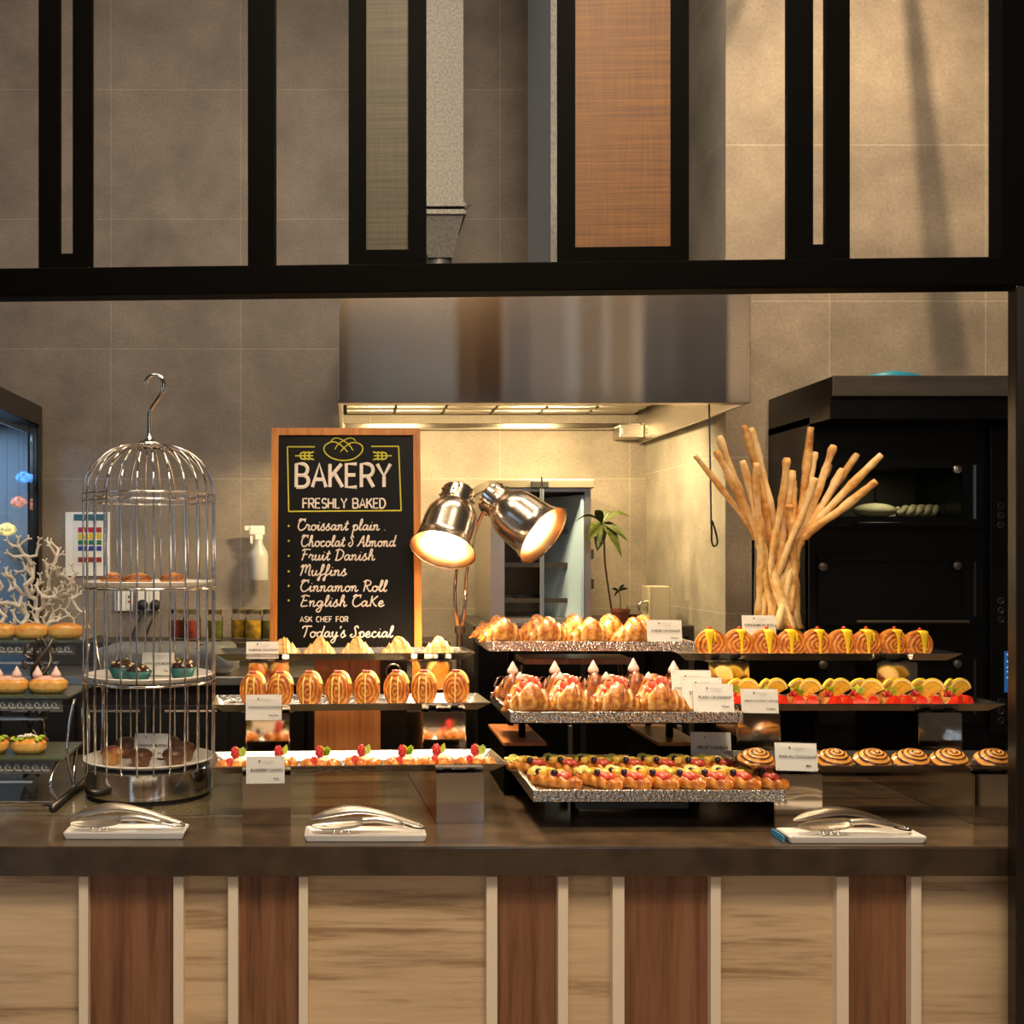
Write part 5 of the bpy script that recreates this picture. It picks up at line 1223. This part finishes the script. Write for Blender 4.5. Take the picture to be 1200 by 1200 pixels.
for i, px in enumerate((601, 650, 695, 742, 789)):
    kc.put(on_centre(px, 1, 3.66), -.3+.15*i, 'chocolate croissant with pink meringue, back of the middle hammered tray, '+pos(i, 5), None, (1, 1.0, (.96, .97, .99, 1.04, .98)[i]))

# --- spiral rolls ----------------------------------------------------------------------------------------------
def roll_kind(seed, style):
    t = thing('spiral_roll', 'x', 'spiral roll')
    R = .0535; reparent(spiral_roll('crust', R, .052, seed), t)
    y = -.0265
    if style == 'left':
        for k, x_ in enumerate((-.016, .014) if seed % 2 else (.002,)):
            zt = 2*R*(1-.12*abs(x_)/.02); ob('yellow_drizzle', drip([(x_*.7, .004, zt*.985), (x_*.9, -.020, zt*.945), (x_, y-.0025, zt*.78), (x_*1.05, y-.003, R*.9), (x_, y-.0025, .014), (x_, y-.001, .006)], (.005, .0042, .0034, .0026, .0026, .002)), 'pale_glaze', t, True)
        bm = nb(); tube(bm, smooth_pts([(R*.96*math.cos(a), .012-.010*math.cos(a*2), R+R*1.0*math.sin(a)) for a in [PI*(.12+.76*i/10) for i in range(11)]], 3), .0055, 8, flat=(1, 2.6, 1)); ob('glaze_band', bm, 'pale_glaze', t, True)
        r_ = random.Random(seed); bm = nb()
        for k in range(4): ball(bm, (-.011+k*.007, -.010+.003*(k % 2), 2*R+.0035), .0062, (1.1, 1, .8), 8, 6, .25, r_)
        ob('praline_crumbs', bm, 'pink', t, True)
    else:
        x_ = (-.006, .004, .008)[seed % 3]
        ob('yellow_glaze', drip([(x_, .014, 2*R-.003), (x_, -.010, 2*R-.003), (x_, -.0235, 2*R*.955), (x_, y-.001, 2*R*.84), (x_, y-.002, R*1.2), (x_, y-.002, .03), (x_, y-.001, .004)], (.012, .019, .019, (.014, .0095, .015)[seed % 3], (.008, .005, .011)[seed % 3], .0052, .0048), (1, .4, .3)), 'glaze', t, True)
        if seed % 3 == 0: ob('glaze_drip', drip([(x_+.012, -.022, 2*R*.955), (x_+.017, y-.0025, 2*R*.84), (x_+.018, y-.003, 2*R*.70), (x_+.018, y-.002, 2*R*.60)], (.006, .005, .0045, .003)), 'glaze', t, True)
        ob('currant', ball(nb(), (x_*.6, -.006, 2*R+.0055), .0068, (1, 1, 1), 12, 8), 'berry', t, True)
    return t
kl = [Kind(roll_kind(s, 'left')) for s in (1, 2, 3)]
for i, px in enumerate((297, 329, 363, 397, 430, 465, 497, 535)):
    p = on_left(px, 1, -.045)
    q = ('half hidden behind the card, left of two', 'half hidden behind the card, right of two', 'first one clear of the card', 'before the left edge of the wooden board', 'before the right half of the wooden board', 'just right of the wooden board', 'second from the right end', 'at the right end of the row')[i]
    kl[i % 3].put(p, RA-(.34, .36, .38, .42, .36, .40, .30, .40)[i], 'drizzled spiral roll, left middle tray, '+q, 'spiral rolls on the left display', (.77, .92, 1.04))
kr = [Kind(roll_kind(s, 'right')) for s in (6, 7, 8)]
for i, px in enumerate((832, 865, 896, 926, 956, 986, 1015, 1046, 1075)):
    kr[i % 3].put(on_right(px, 2, -.045), -.1+.035*i+.05*(i % 2), 'yellow glazed spiral roll with currant, top right tray, '+pos(i, 9), 'glazed spiral rolls on the right display', (.97, .9, .92 if i < 8 else .88))

# --- raspberry danishes ---------------------------------------------------------------------------------------
def danish_kind(seed):
    t = thing('raspberry_danish', 'x', 'danish', group='raspberry danishes'); r_ = random.Random(seed)
    bm = nb(); vals = []
    for k in range(7):
        a = k*2*PI/7+.3; ball(bm, (.042*math.cos(a), .026*math.sin(a), .0115), .019, (1.25, .95, .62), 10, 8, .12, r_, Euler((0, 0, a)))
    ball(bm, (0, 0, .010), .036, (1.3, .8, .3), 14, 8)
    for v_ in bm.verts: v_.co.z = max(0, v_.co.z)
    o = ob('pastry', bm, 'boat', t, True); set_bake(o, [.32+r_.uniform(-.18, .3)+10*(v_.co.z-.012) for v_ in o.data.vertices])
    bm = nb(); ball(bm, (.012, -.004, .020), .018, (1.3, .9, .5), 12, 8, .1, r_); ob('custard', bm, 'cream', t, True)
    bm = nb(); raspberry(bm, (-.022, -.024, .019), .0125, r_); ob('half_raspberry', bm, 'raspberry', t, True)
    bm = nb(); raspberry(bm, (-.004, .002, .040), .0155, r_); ob('raspberry', bm, 'raspberry', t, True)
    bm = nb(); mint(bm, (.012, -.002, .030), .030, r_); ob('mint_leaf', solid(bm), 'mint', t, True)
    return t
kdn = [Kind(danish_kind(s)) for s in (41, 42)]
for i, px in enumerate((277, 328, 376, 425, 473, 513, 558)):
    kdn[i % 2].put(on_left(px, 0, -.034+.012*(i % 2)), RA+.3*math.sin(i*1.7), 'raspberry danish with a mint leaf on the lowest left tray, '+pos(i, 7), None, (.87, .95, 1.15))

# --- fruit boats ----------------------------------------------------------------------------------------------
def boat_kind(seed):
    t = thing('fruit_danish', 'x', 'danish', group='fruit danishes on the lowest hammered tray'); r_ = random.Random(seed)
    bm = nb(); n = 22; L = .165; vals = []; rows = []
    for i in range(n+1):
        s = -1+2*i/n; wd = .036*(1-abs(s)**3.0)**.5+.004; row = []
        sec = [(-1, .012), (-1.04, .022), (-.9, .032), (-.62, .030), (-.4, .020), (0, .017), (.4, .020), (.62, .030), (.9, .032), (1.04, .022), (1, .012), (.7, 0), (-.7, 0)]
        for (a, z) in sec:
            z2 = z*(1-.25*s*s)+.004*math.sin(i*1.4+a)*(z > .01)+.010*max(0, abs(s)-.75)
            row.append(bm.verts.new((s*L/2, a*wd, max(0, z2)))); vals.append(.26+.32*(z > .028)+.30*abs(s)**4+r_.uniform(-.14, .14)+.18*math.sin(i*1.4))
        rows.append(row)
    m = len(rows[0])
    for r0, r1 in zip(rows, rows[1:]):
        for k in range(m): bm.faces.new((r0[k], r0[(k+1) % m], r1[(k+1) % m], r1[k]))
    bm.faces.new(rows[0][::-1]); bm.faces.new(rows[-1])
    o = ob('pastry_boat', bm, 'boat', t, True); set_bake(o, vals)
    def disc(c, r, m, nm, e):
        b_ = nb(); lathe(b_, [(0, -.0035), (r, -.0035), (r*1.02, 0), (r, .0035), (0, .0035)], 16); b_.transform(Matrix.Translation(Vector(c)) @ e.to_matrix().to_4x4()); ob(nm, b_, m, t, auto=.7)
    z = .034; j = lambda q=.005: r_.uniform(-q, q)
    for x_ in (-.058, -.040): disc((x_+j(), j(), z+.002), .0185, 'kiwi', 'kiwi_slice', Euler((.45+j(.2), .25+j(.2), 0)))
    for c in ((-.070, -.006, z-.006), (-.022, .012, z+.002), (-.006, -.004, z+.005), (.012, .014, z+.002), (-.030, -.018, z)):
        b_ = box(nb(), -.012, .012, -.010, .010, -.009, .011, .004); b_.transform(Matrix.Translation(Vector(c)+Vector((j(), j(), 0))) @ Euler((j(.3), j(.3), j(.8))).to_matrix().to_4x4()); ob('mango_cube', b_, 'mango', t, auto=.7)
    for k in range(2):
        bm = nb(); ball(bm, (.020+.015*k+j(.004), -.010+.016*k, z), .0165, (1.25, .72, .62), 12, 8, .06, r_, Euler((0, .2, .5+j(.4)))); ob('strawberry_half', bm, 'strawberry', t, True)
    for c in ((.004, -.020, z+.007), (-.046, -.020, z+.004))[:1+seed % 2]:
        ob('blueberry', ball(nb(), (c[0]+j(), c[1], c[2]), .0105, (1, 1, .95), 12, 8), 'blueberry', t, True)
    return t
kb = [Kind(boat_kind(s)) for s in (51, 52, 53)]
for i, px in enumerate((650, 702, 735, 767, 798, 829, 861, 893)):
    D = 3.155; p = on_centre(px, 0, D); p.x = X(px, D)
    kb[i % 3].put((p.x, D, CTZ[0]), -.62 if i == 0 else -.95, 'fruit danish boat, front row of the lowest hammered tray, '+pos(i, 8), None, (1, .80, 1))
for i, px in enumerate((621, 660, 698, 735, 772, 808, 842)):
    D = 3.36; kb[(i+1) % 3].put((X(px, D), D, CTZ[0]), -.6 if i == 0 else -.85, 'fruit danish boat, back row of the lowest hammered tray, '+pos(i, 7), None, (.95, .84, .95))

# --- lemon tarts ----------------------------------------------------------------------------------------------
def tart_kind(seed):
    t = thing('lemon_tart', 'x', 'tart', group='lemon tarts on the right display'); r_ = random.Random(seed)
    bm = nb(); n = 20; rows = []; vals = []
    for (rf, z) in ((.86, 0), (1.0, .028), (1.0, .031), (.93, .031), (.88, .022), (0, .021)):
        if rf == 0: rows.append([bm.verts.new((0, 0, z))]); vals.append(.2); continue
        row = []
        for k in range(n):
            a = 2*PI*k/n; q = .047*rf*(1+.05*math.cos(4*a)); zz_ = z+(.012*max(0, math.sin(a))*(z > .025)); row.append(bm.verts.new((q*math.cos(a), q*.8*math.sin(a), zz_))); vals.append(.35+.3*(z > .03)+r_.uniform(-.1, .1))
        rows.append(row)
    for r0, r1 in zip(rows, rows[1:]):
        for k in range(n):
            if len(r1) == 1: bm.faces.new((r0[k], r0[(k+1) % n], r1[0]))
            else: bm.faces.new((r0[k], r0[(k+1) % n], r1[(k+1) % n], r1[k]))
    bm.faces.new(rows[0][::-1]); o = ob('pastry_case', bm, 'croissant', t, True); set_bake(o, vals)
    for k, x_ in enumerate((-.020, .020)):
        bm = nb(); prism(bm, [(x_-.021, .006), (x_+.021, .006), (x_+.012, .034), (x_-.010, .038)], -.047, -.008); bmesh.ops.bevel(bm, geom=bm.edges[:], offset=.004, segments=2, affect='EDGES'); ob('red_jelly', bm, 'jelly', t, auto=.8)
    for k, (x_, yw, e) in enumerate(((-.016, .008, .75), (.022, -.004, -.45))):
        bm = nb(); pts = [(.037*math.cos(a), .037*math.sin(a)) for a in [PI*i/14*1.15-.2 for i in range(15)]]
        for nm, sc_, th, m in (('lemon_rind', 1.0, .0032, 'rind'), ('lemon_pith', .91, .0038, 'pith'), ('lemon_flesh', .83, .0044, 'lemon')):
            b_ = nb(); prism(b_, [(p[0]*sc_, p[1]*sc_) for p in pts], -th, th)
            b_.transform(Matrix.Translation((x_, yw, .046)) @ Matrix.Rotation(e, 4, 'Y') @ Matrix.Rotation(e*.6, 4, 'Z')); ob(nm, b_, m, t)
    bm = nb()
    for c in ((-.034, -.016, .044), (-.028, -.022, .038), (-.038, -.010, .036)): ball(bm, c, .0075, (1, 1, 1), 10, 7)
    o = ob('currants', bm, 'berry', t, True)
    bm = nb(); mint(bm, (-.022, -.012, .040), .026, r_); ob('mint_leaf', solid(bm), 'mint', t, True)
    return t
kt = [Kind(tart_kind(s)) for s in (61, 62, 63)]
for i, px in enumerate((868, 902, 941, 977, 1013, 1048, 1084, 1117)):
    kt[i % 3].put(on_right(px, 1, -.028), (.0, .3, -.15, .25, -.3, .1, -.2, .3)[i], 'lemon slice tart with red jelly on the right middle tray, '+pos(i, 8), None, (1.0, 1, 1.12))

# --- chocolate swirls -----------------------------------------------------------------------------------------
def swirl_kind(seed):
    bm = nb(); r_ = random.Random(seed); NT = 64; NRr = 22; vals = [.1]; rows = []; off = r_.random()*6
    cen = bm.verts.new((0, 0, .044))
    for i in range(1, NRr+1):
        row = []
        for k in range(NT):
            a = 2*PI*k/NT; r = i/NRr; sp = math.sin(2*PI*(4.6*r-a/(2*PI))+off+.3*math.sin(2*a))
            z = .044*(1-r**2.6)+.0022*sp*(1-r**4)
            row.append(bm.verts.new((.062*r*math.cos(a), .044*r*math.sin(a), max(0, z)))); vals.append(min(1, max(0, .42+.75*(sp-.18)))+(.1 if r > .9 else 0))
        rows.append(row)
    for k in range(NT): bm.faces.new((cen, rows[0][k], rows[0][(k+1) % NT]))
    for r0, r1 in zip(rows, rows[1:]):
        for k in range(NT): bm.faces.new((r0[k], r1[k], r1[(k+1) % NT], r0[(k+1) % NT]))
    bm.faces.new(rows[-1][::-1])
    # the roll leans back against the tray rim so that its spiral shows
    o = ob('chocolate_swirl', bm, 'swirl', None, True); set_bake(o, vals)
    o.data.transform(Matrix.Rotation(math.radians(33), 4, 'X')); lo = min(v_.co.z for v_ in o.data.vertices); o.data.transform(Matrix.Translation((0, 0, -lo)))
    return tag(o, 'x', 'swirl bun', 'chocolate swirls on the lowest right tray')
kw = [Kind(swirl_kind(s)) for s in (71, 72, 73)]
for i, px in enumerate((885, 931, 976, 1021, 1067, 1112, 1162)):
    p = on_right(px, 0, -.035)
    if i == 0: p = on_right(px, 0, -.03)
    kw[i % 3].put(p, .1*math.sin(i*2.2), 'chocolate swirl bun, lowest right tray, '+('leftmost, beside the standing white card', 'mostly hidden behind the standing white card', 'first one right of the standing white card', 'fourth from the left end', 'third from the dark post', 'second from the dark post', 'nearest the dark post')[i], None, (.92, 1, .85))

# --- things on the birdcage stand --------------------------------------------------------------------------------
def muffin_kind(seed, mt, R=.036, H=.052, top=.62):
    r_ = random.Random(seed); bm = nb(); off = r_.random()*5
    lathe(bm, [(R*.72, 0), (R*.90, H*.45), (R*1.0, H*.62), (R*1.06, H*.70), (R*1.02, H*.80), (R*.94, H*.92), (R*.72, H*1.03), (R*.4, H*1.10), (0, H*1.13)], 26, wob=lambda a, z: 1+(.05*math.sin(5*a+off+z*90)+.03*math.sin(9*a+off*2-z*200))*(z > H*.6)+(.012*math.cos(26*a/2) if z < H*.6 else 0), close=True)
    o = ob('muffin', bm, mt, None, True); set_bake(o, [.12+.8*(v_.co.z/H)**2+r_.uniform(-.12, .12) for v_ in o.data.vertices])
    return tag(o, 'x', 'muffin', 'muffins on the birdcage stand')
def put_px(px, D, z): return (X(px, D), D, z)
km = Kind(muffin_kind(81, 'muffin')); kmd = Kind(muffin_kind(82, 'darkmuffin'))
km.put(put_px(131, 3.47, PZ[2]), 0, 'orange brown muffin at the left of the bottom plate of the birdcage stand', None, (.92, .92, 1))
kmd.put(put_px(165, 3.44, PZ[2]), .5, 'brown muffin in front of the card on the bottom birdcage plate', None, (.95, .95, .95))
kmd.put(put_px(204, 3.45, PZ[2]), 1.2, 'dark muffin right of the card, front one on the bottom birdcage plate')
kmd.put(put_px(215, 3.54, PZ[2]), 2.0, 'dark muffin behind the front right muffin on the bottom birdcage plate', None, 1.02)
kmd.put(put_px(149, 3.60, PZ[2]), 2.4, 'very dark muffin left of the card, back of the bottom birdcage plate', None, 1.1)
kmd.put(put_px(196, 3.63, PZ[2]), 1.0, 'very dark muffin behind the card on the bottom plate of the birdcage stand', None, 1.1)
def friand(seed):
    r_ = random.Random(seed); t = thing('almond_cake', 'x', 'cake', group='almond cakes on the top plate'); bm = nb()
    lathe(bm, [(.034, 0), (.042, .018), (.043, .021), (.036, .030), (.018, .038), (0, .042)], 24, wob=lambda a, z: 1+.04*math.sin(6*a+z*120), close=True)
    o = ob('cake', bm, 'muffin', t, True); set_bake(o, [.45+.4*(.02 < v_.co.z < .03)+r_.uniform(-.15, .15) for v_ in o.data.vertices])
    bm = nb()
    for k in range(9):
        a = r_.random()*6.28; q = r_.uniform(.0, .022); ball(bm, (q*math.cos(a), q*math.sin(a), .041-q*.38), .006, (1.4, .7, .35), 8, 5, .1, r_, Euler((0, r_.uniform(-.4, .4), a)))
    o = ob('almond_flakes', bm, 'almond', t, True)
    return t
kf = Kind(friand(91))
for i, px in enumerate((133, 162, 203)):
    kf.put(put_px(px, 3.52-.03*i*(i < 2), PZ[0]), i*1.3, ('golden almond cake at the left of the top plate of the birdcage stand', 'golden almond cake in the middle of the top plate of the birdcage stand', 'golden almond cake standing apart at the right of the top plate')[i], None, (1.0, 1, .95))
def cupcake(seed):
    r_ = random.Random(seed); t = thing('cupcake', 'x', 'cupcake', group='chocolate cupcakes in teal cases')
    bm = nb(); lathe(bm, [(.030, 0), (.046, .036), (.0445, .036), (.029, .002)], 60, wob=lambda a, z: 1+.03*math.cos(30*a), close=False); bm.faces.new([v_ for v_ in bm.verts[:60]][::-1]); ob('paper_case', bm, 'teal', t, True)
    bm = nb(); ball(bm, (0, 0, .032), .040, (1, 1, .72), 20, 10, .08, r_)
    for v_ in bm.verts: v_.co.z = max(v_.co.z, .018)
    ob('chocolate_top', bm, 'choc', t, True)
    for k in range(9):
        a = k*.7+seed; q = .012+.020*((k*37) % 10)/10; bm = nb(); ball(bm, (q*math.cos(a), q*math.sin(a), .060-q*.45), .0085, (1.5, .9, .5), 8, 6, .1, r_, Euler((r_.uniform(-.6, .6), r_.uniform(-.6, .6), a))); ob('almond', bm, 'almond' if k % 3 else 'mint', t, True)
    return t
kq = [Kind(cupcake(s)) for s in (1, 2)]
kq[0].put(put_px(144, 3.52, PZ[1]), 0, 'chocolate cupcake in a dark teal case, leftmost on the middle birdcage plate', None, (1.0, 1, 1))
kq[1].put(put_px(162, 3.43, PZ[1]), 0, 'chocolate cupcake in a teal case in front of the card on the middle plate', None, (.92, .92, .9))
kq[0].put(put_px(214, 3.47, PZ[1]), 2, 'chocolate cupcake in a teal case, right on the middle birdcage plate', None, (.9, .9, 1.1))

# --- buns on the glass trays --------------------------------------------------------------------------------------
def bun(t, L, W, H, seed):
    bm = nb(); r_ = random.Random(seed); ball(bm, (0, 0, 0), 1, (1, 1, 1), 26, 16)
    for v_ in bm.verts:
        q = [math.copysign(abs(c_)**.72, c_) for c_ in v_.co]; v_.co = Vector((q[0]*L*.5, q[1]*W*.5, H*.5+q[2]*H*.5))
    for v_ in bm.verts:
        if v_.co.z < H*.12: v_.co.z = max(0, v_.co.z*.3)
        if abs(v_.co.z-H*.55) < H*.09: v_.co.x *= .975; v_.co.y *= .96
    o = ob('bun', bm, 'bun', t, True); set_bake(o, [.08+.75*max(0, v_.co.z/H-.45)+r_.uniform(-.05, .05) for v_ in o.data.vertices]); return o
def sweet_bun(seed):
    t = thing('sweet_bun', 'x', 'bun', group='plain golden buns'); bun(t, .120, .075, .052, seed)
    r_ = random.Random(seed); bm = nb(); ball(bm, (0, 0, .040), .5, (.094, .056, .030), 16, 8, .08, r_); o = ob('baked_topping', bm, 'bun', t, True); set_bake(o, [.8+r_.uniform(-.25, .2) for _ in o.data.vertices]); return t
k1 = Kind(sweet_bun(1))
for i, px in enumerate((-1, 37, 77)): k1.put((X(px, 3.83), 3.83, GZ[2]+.0006), .05*i, 'golden bun with browned top, top glass tray, '+('cut off by the left edge', 'middle one below the white coral', 'nearest the birdcage stand')[i])
def pink_bun(seed):
    t = thing('iced_bun', 'x', 'bun', group='pink iced buns'); bun(t, .128, .075, .050, seed)
    r_ = random.Random(seed); bm = nb(); ball(bm, (0, 0, .040), .5, (.112, .064, .032), 18, 8, .06, r_); ob('pink_icing', bm, 'sprinkle', t, True)
    for x_ in (-.036, .026): ob('meringue_kiss', lathe(nb(), [(.013, 0), (.0165, .006), (.015, .013), (.008, .024), (.003, .034), (0, .038)], 16, (x_, -.004, .051), close=True), 'meringue', t, True)
    return t
k2 = Kind(pink_bun(2))
for i, px in enumerate((-36, 11, 57)): k2.put((X(px, 3.64), 3.64, GZ[1]+.0006), -.06, 'bun with pink icing and meringue kisses, middle glass tray, '+('cut off by the left edge', 'second from the birdcage stand', 'nearest the birdcage stand')[i])
def filled_bun(seed):
    t = thing('filled_bun', 'x', 'bun', group='savoury filled buns'); bun(t, .108, .075, .046, seed); r_ = random.Random(seed)
    bm = nb()
    for k in range(26): ball(bm, (r_.uniform(-.045, .045), r_.uniform(-.03, .012), .044+r_.uniform(-.004, .007)), .008, (1.5, .8, .5), 8, 5, .2, r_, Euler((0, r_.uniform(-.5, .5), r_.random()*3)))
    ob('lettuce', bm, 'lettuce', t, True); bm = nb()
    for k in range(12): ball(bm, (r_.uniform(-.028, .022), r_.uniform(-.018, .010), .053+r_.uniform(-.002, .006)), .0062, (1.8, .6, .5), 8, 5, .1, r_, Euler((0, r_.uniform(-.5, .5), r_.random()*3)))
    ob('grated_cheese', bm, 'white_cheese', t, True); bm = nb(); ball(bm, (0, .022, .038), .5, (.112, .040, .030), 16, 8, .04, r_); o = ob('dark_rim', bm, 'choc_croissant', t, True); set_bake(o, [.8]*len(o.data.vertices)); return t
k3 = Kind(filled_bun(3))
for i, px in enumerate((-10, 34)): k3.put((X(px, 3.44), 3.44, GZ[0]+.0006), -.03, 'bun with shredded lettuce and cheese, lowest glass tray, '+('cut off by the left edge', 'nearest the birdcage stand')[i])

# --- breadsticks in the glass vase ---------------------------------------------------------------------------------
VX, VD, VZ = X(913.5, 4.10), 4.10, .9012+.4755
va = thing('glass_vase', 'tall clear glass cylinder vase holding the breadsticks', 'vase', (VX, VD, VZ))
VR = 31/F*VD; VH = Z(633, VD)-VZ
ob('vase_body', lathe(nb(), [(0, 0), (VR-.002, 0), (VR, .003), (VR, VH-.002), (VR-.0015, VH), (VR-.003, VH-.002), (VR-.003, .012), (0, .012)], 48), 'glass', va, auto=.7)
sticks = [(818, 533, 905, .02), (833, 530, 915, -.03), (852, 508, 925, .05), (872, 498, 930, 0), (884, 500, 936, .02), (862, 542, 899, -.04), (876, 545, 893, -.05), (858, 553, 920, .04), (911, 539, 896, -.05),
          (931, 551, 900, .01), (938, 560, 922, .04), (942, 562, 893, -.055), (962, 498, 918, .05), (966, 528, 905, .045), (977, 522, 899, .0), (984, 542, 908, .05), (985, 550, 902, -.01), (1012, 531, 911, .03), (1022, 535, 896, -.04), (1012, 566, 921, -.055), (888, 560, 932, .05), (921, 592, 936, -.02)]
nst = len(sticks)
for i, (px, py, bx, dy) in enumerate(sticks):
    r_ = random.Random(100+i); base = Vector((X(bx, VD)-VX, -dy*.8+r_.uniform(-.01, .01), .016)); top = Vector((X(px, VD)-VX, dy*1.8, Z(py, VD)-VZ))
    # keep the stick inside the glass at the rim
    q = (VH-base.z)/(top.z-base.z); rim = base.lerp(top, q); lim = VR-.019
    rr_ = math.hypot(rim.x, rim.y)
    if math.hypot(base.x, base.y) > lim: base.x *= lim/math.hypot(base.x, base.y)*.97; base.y *= .9
    if rr_ > lim: rim = Vector((rim.x*lim/rr_, rim.y*lim/rr_, rim.z))
    p = [base, base.lerp(rim, .5)+Vector((r_.uniform(-.004, .004), 0, 0)), rim]
    p += [rim.lerp(top, .5)+Vector((r_.uniform(-.008, .008), 0, r_.uniform(0, .006))), top]
    sp_ = smooth_pts(p, 7); rad = r_.uniform(.0125, .0155) if i not in (0,) else .011
    bm = nb(); tube(bm, sp_, [rad*(1+.13*math.sin(k*.9+i)+.09*math.sin(k*2.3+i*2)+r_.uniform(-.05, .05)) for k in range(len(sp_)-1)]+[rad*.8], 10)
    o = ob('breadstick', bm, 'stick', None, True)
    n_ = len(o.data.vertices); vals = [.30+.18*math.sin(v_.co.z*38+i)+.2*math.sin(v_.index*1.9+i)*.4+.18*math.sin(i*2.7)+r_.uniform(-.06, .06)+(.15 if i % 3 == 0 else 0)-(.28 if i in (13, 5) else 0) for v_ in o.data.vertices]; set_bake(o, vals)
    n_side = ['leaning far left', 'leaning left', 'nearly upright', 'leaning right', 'leaning far right'][0 if px < 840 else 1 if px < 890 else 2 if px < 945 else 3 if px < 990 else 4]
    tag(o, 'x', 'breadstick', 'breadsticks in the vase', (VX, VD, VZ)); o['side'] = n_side; sticks[i] = (px, py, o, n_side)
for sd in ('leaning far left', 'leaning left', 'nearly upright', 'leaning right', 'leaning far right'):
    g_ = sorted([s for s in sticks if s[3] == sd], key=lambda s: s[0])
    for i, s in enumerate(g_):
        s[2]['label'] = 'breadstick in the vase '+sd+(', '+pos(i, len(g_))+' by its tip' if len(g_) > 1 else ''); del s[2]['side']

# --- the cards ------------------------------------------------------------------------------------------------------
zL = [.9012+RH[k]+PADZ for k in range(3)]
T15 = math.radians(14)
card(307.5, 768, 3.70, 38, 21, .25, RA, 'ALMOND CROISSANT', '', 'white card at the left end of the chalkboard croissant tray', zL[2]+.0034)
card(309, 836, 3.395, 42, 31, .10, RA, 'CHOCOLATE DANISH', 'Nut Free', 'white card propped before two spiral rolls on the left display', zL[1]-.026, (.0535, .034))
card(311, 907, 3.088, 45, 33, .10, RA, 'RASPBERRY DANISH', 'Fruit', 'white card before the lowest left tray above the chrome riser', zL[0]-.026, (.0535, .034))
card(779, 751, 3.722, 40, 27, .22, -.12, 'CHEESE CROISSANT', 'Cheese', 'white card at the right end of the highest hammered tray', CTZ[2])
card(812, 832, 3.42, 46, 44, .3, -.12, 'CHOCOLATE CROISSANT', 'Egg, Milk', 'white card at the back of three overlapping on the middle hammered tray', CTZ[1])
card(824, 833, 3.375, 46, 38, .3, -.12, 'STRAWBERRY', 'Egg, Milk', 'white card in the middle of three overlapping on the middle hammered tray', CTZ[1])
card(837, 834, 3.332, 46, 33, .3, -.12, 'PLAIN CROISSANT', 'Gluten', 'white card in front of three overlapping on the middle hammered tray', CTZ[1])
card(891, 838, 3.405, 42, 29, .22, -.12, 'LEMON COCONUT TARTLET', 'Contains', 'white card leaning before the lemon tarts, right of three overlapping cards', 1.665-(838-650)/F*3.405, (.9012+RH[1]+PADZ+.0275-(1.665-(838-650)/F*3.405), .034))
card(834, 893, 3.46, 46, 37, .2, -.12, 'FRUIT DANISH', 'Milk', 'shaded bluish card standing behind the fruit danishes', CTZ[0])
card(934, 906, 3.095, 47, 33, .25, -.15, 'PAIN AU CHOCOLAT', 'Milk', 'white card standing on the chrome riser at the right tongs', None, (.9012+RH[0]+PADZ+.0275-Z(906, 3.095), .034))
card(890, 747, 3.78, 38, 25, .2, -.12, 'CINNAMON ROLL', '', 'white card behind the glazed spiral rolls at the foot of the vase', None)
card(184, 790, 3.56, 38, 27, .2, -.1, 'CHOCOLATE MUFFINS', 'Nuts', 'greyish card on the middle plate of the birdcage stand', PZ[1])
card(176, 905, 3.55, 40, 29, .2, -.1, 'BANANA MUFFIN', 'Milk', 'greyish card on the bottom plate of the birdcage stand', PZ[2])
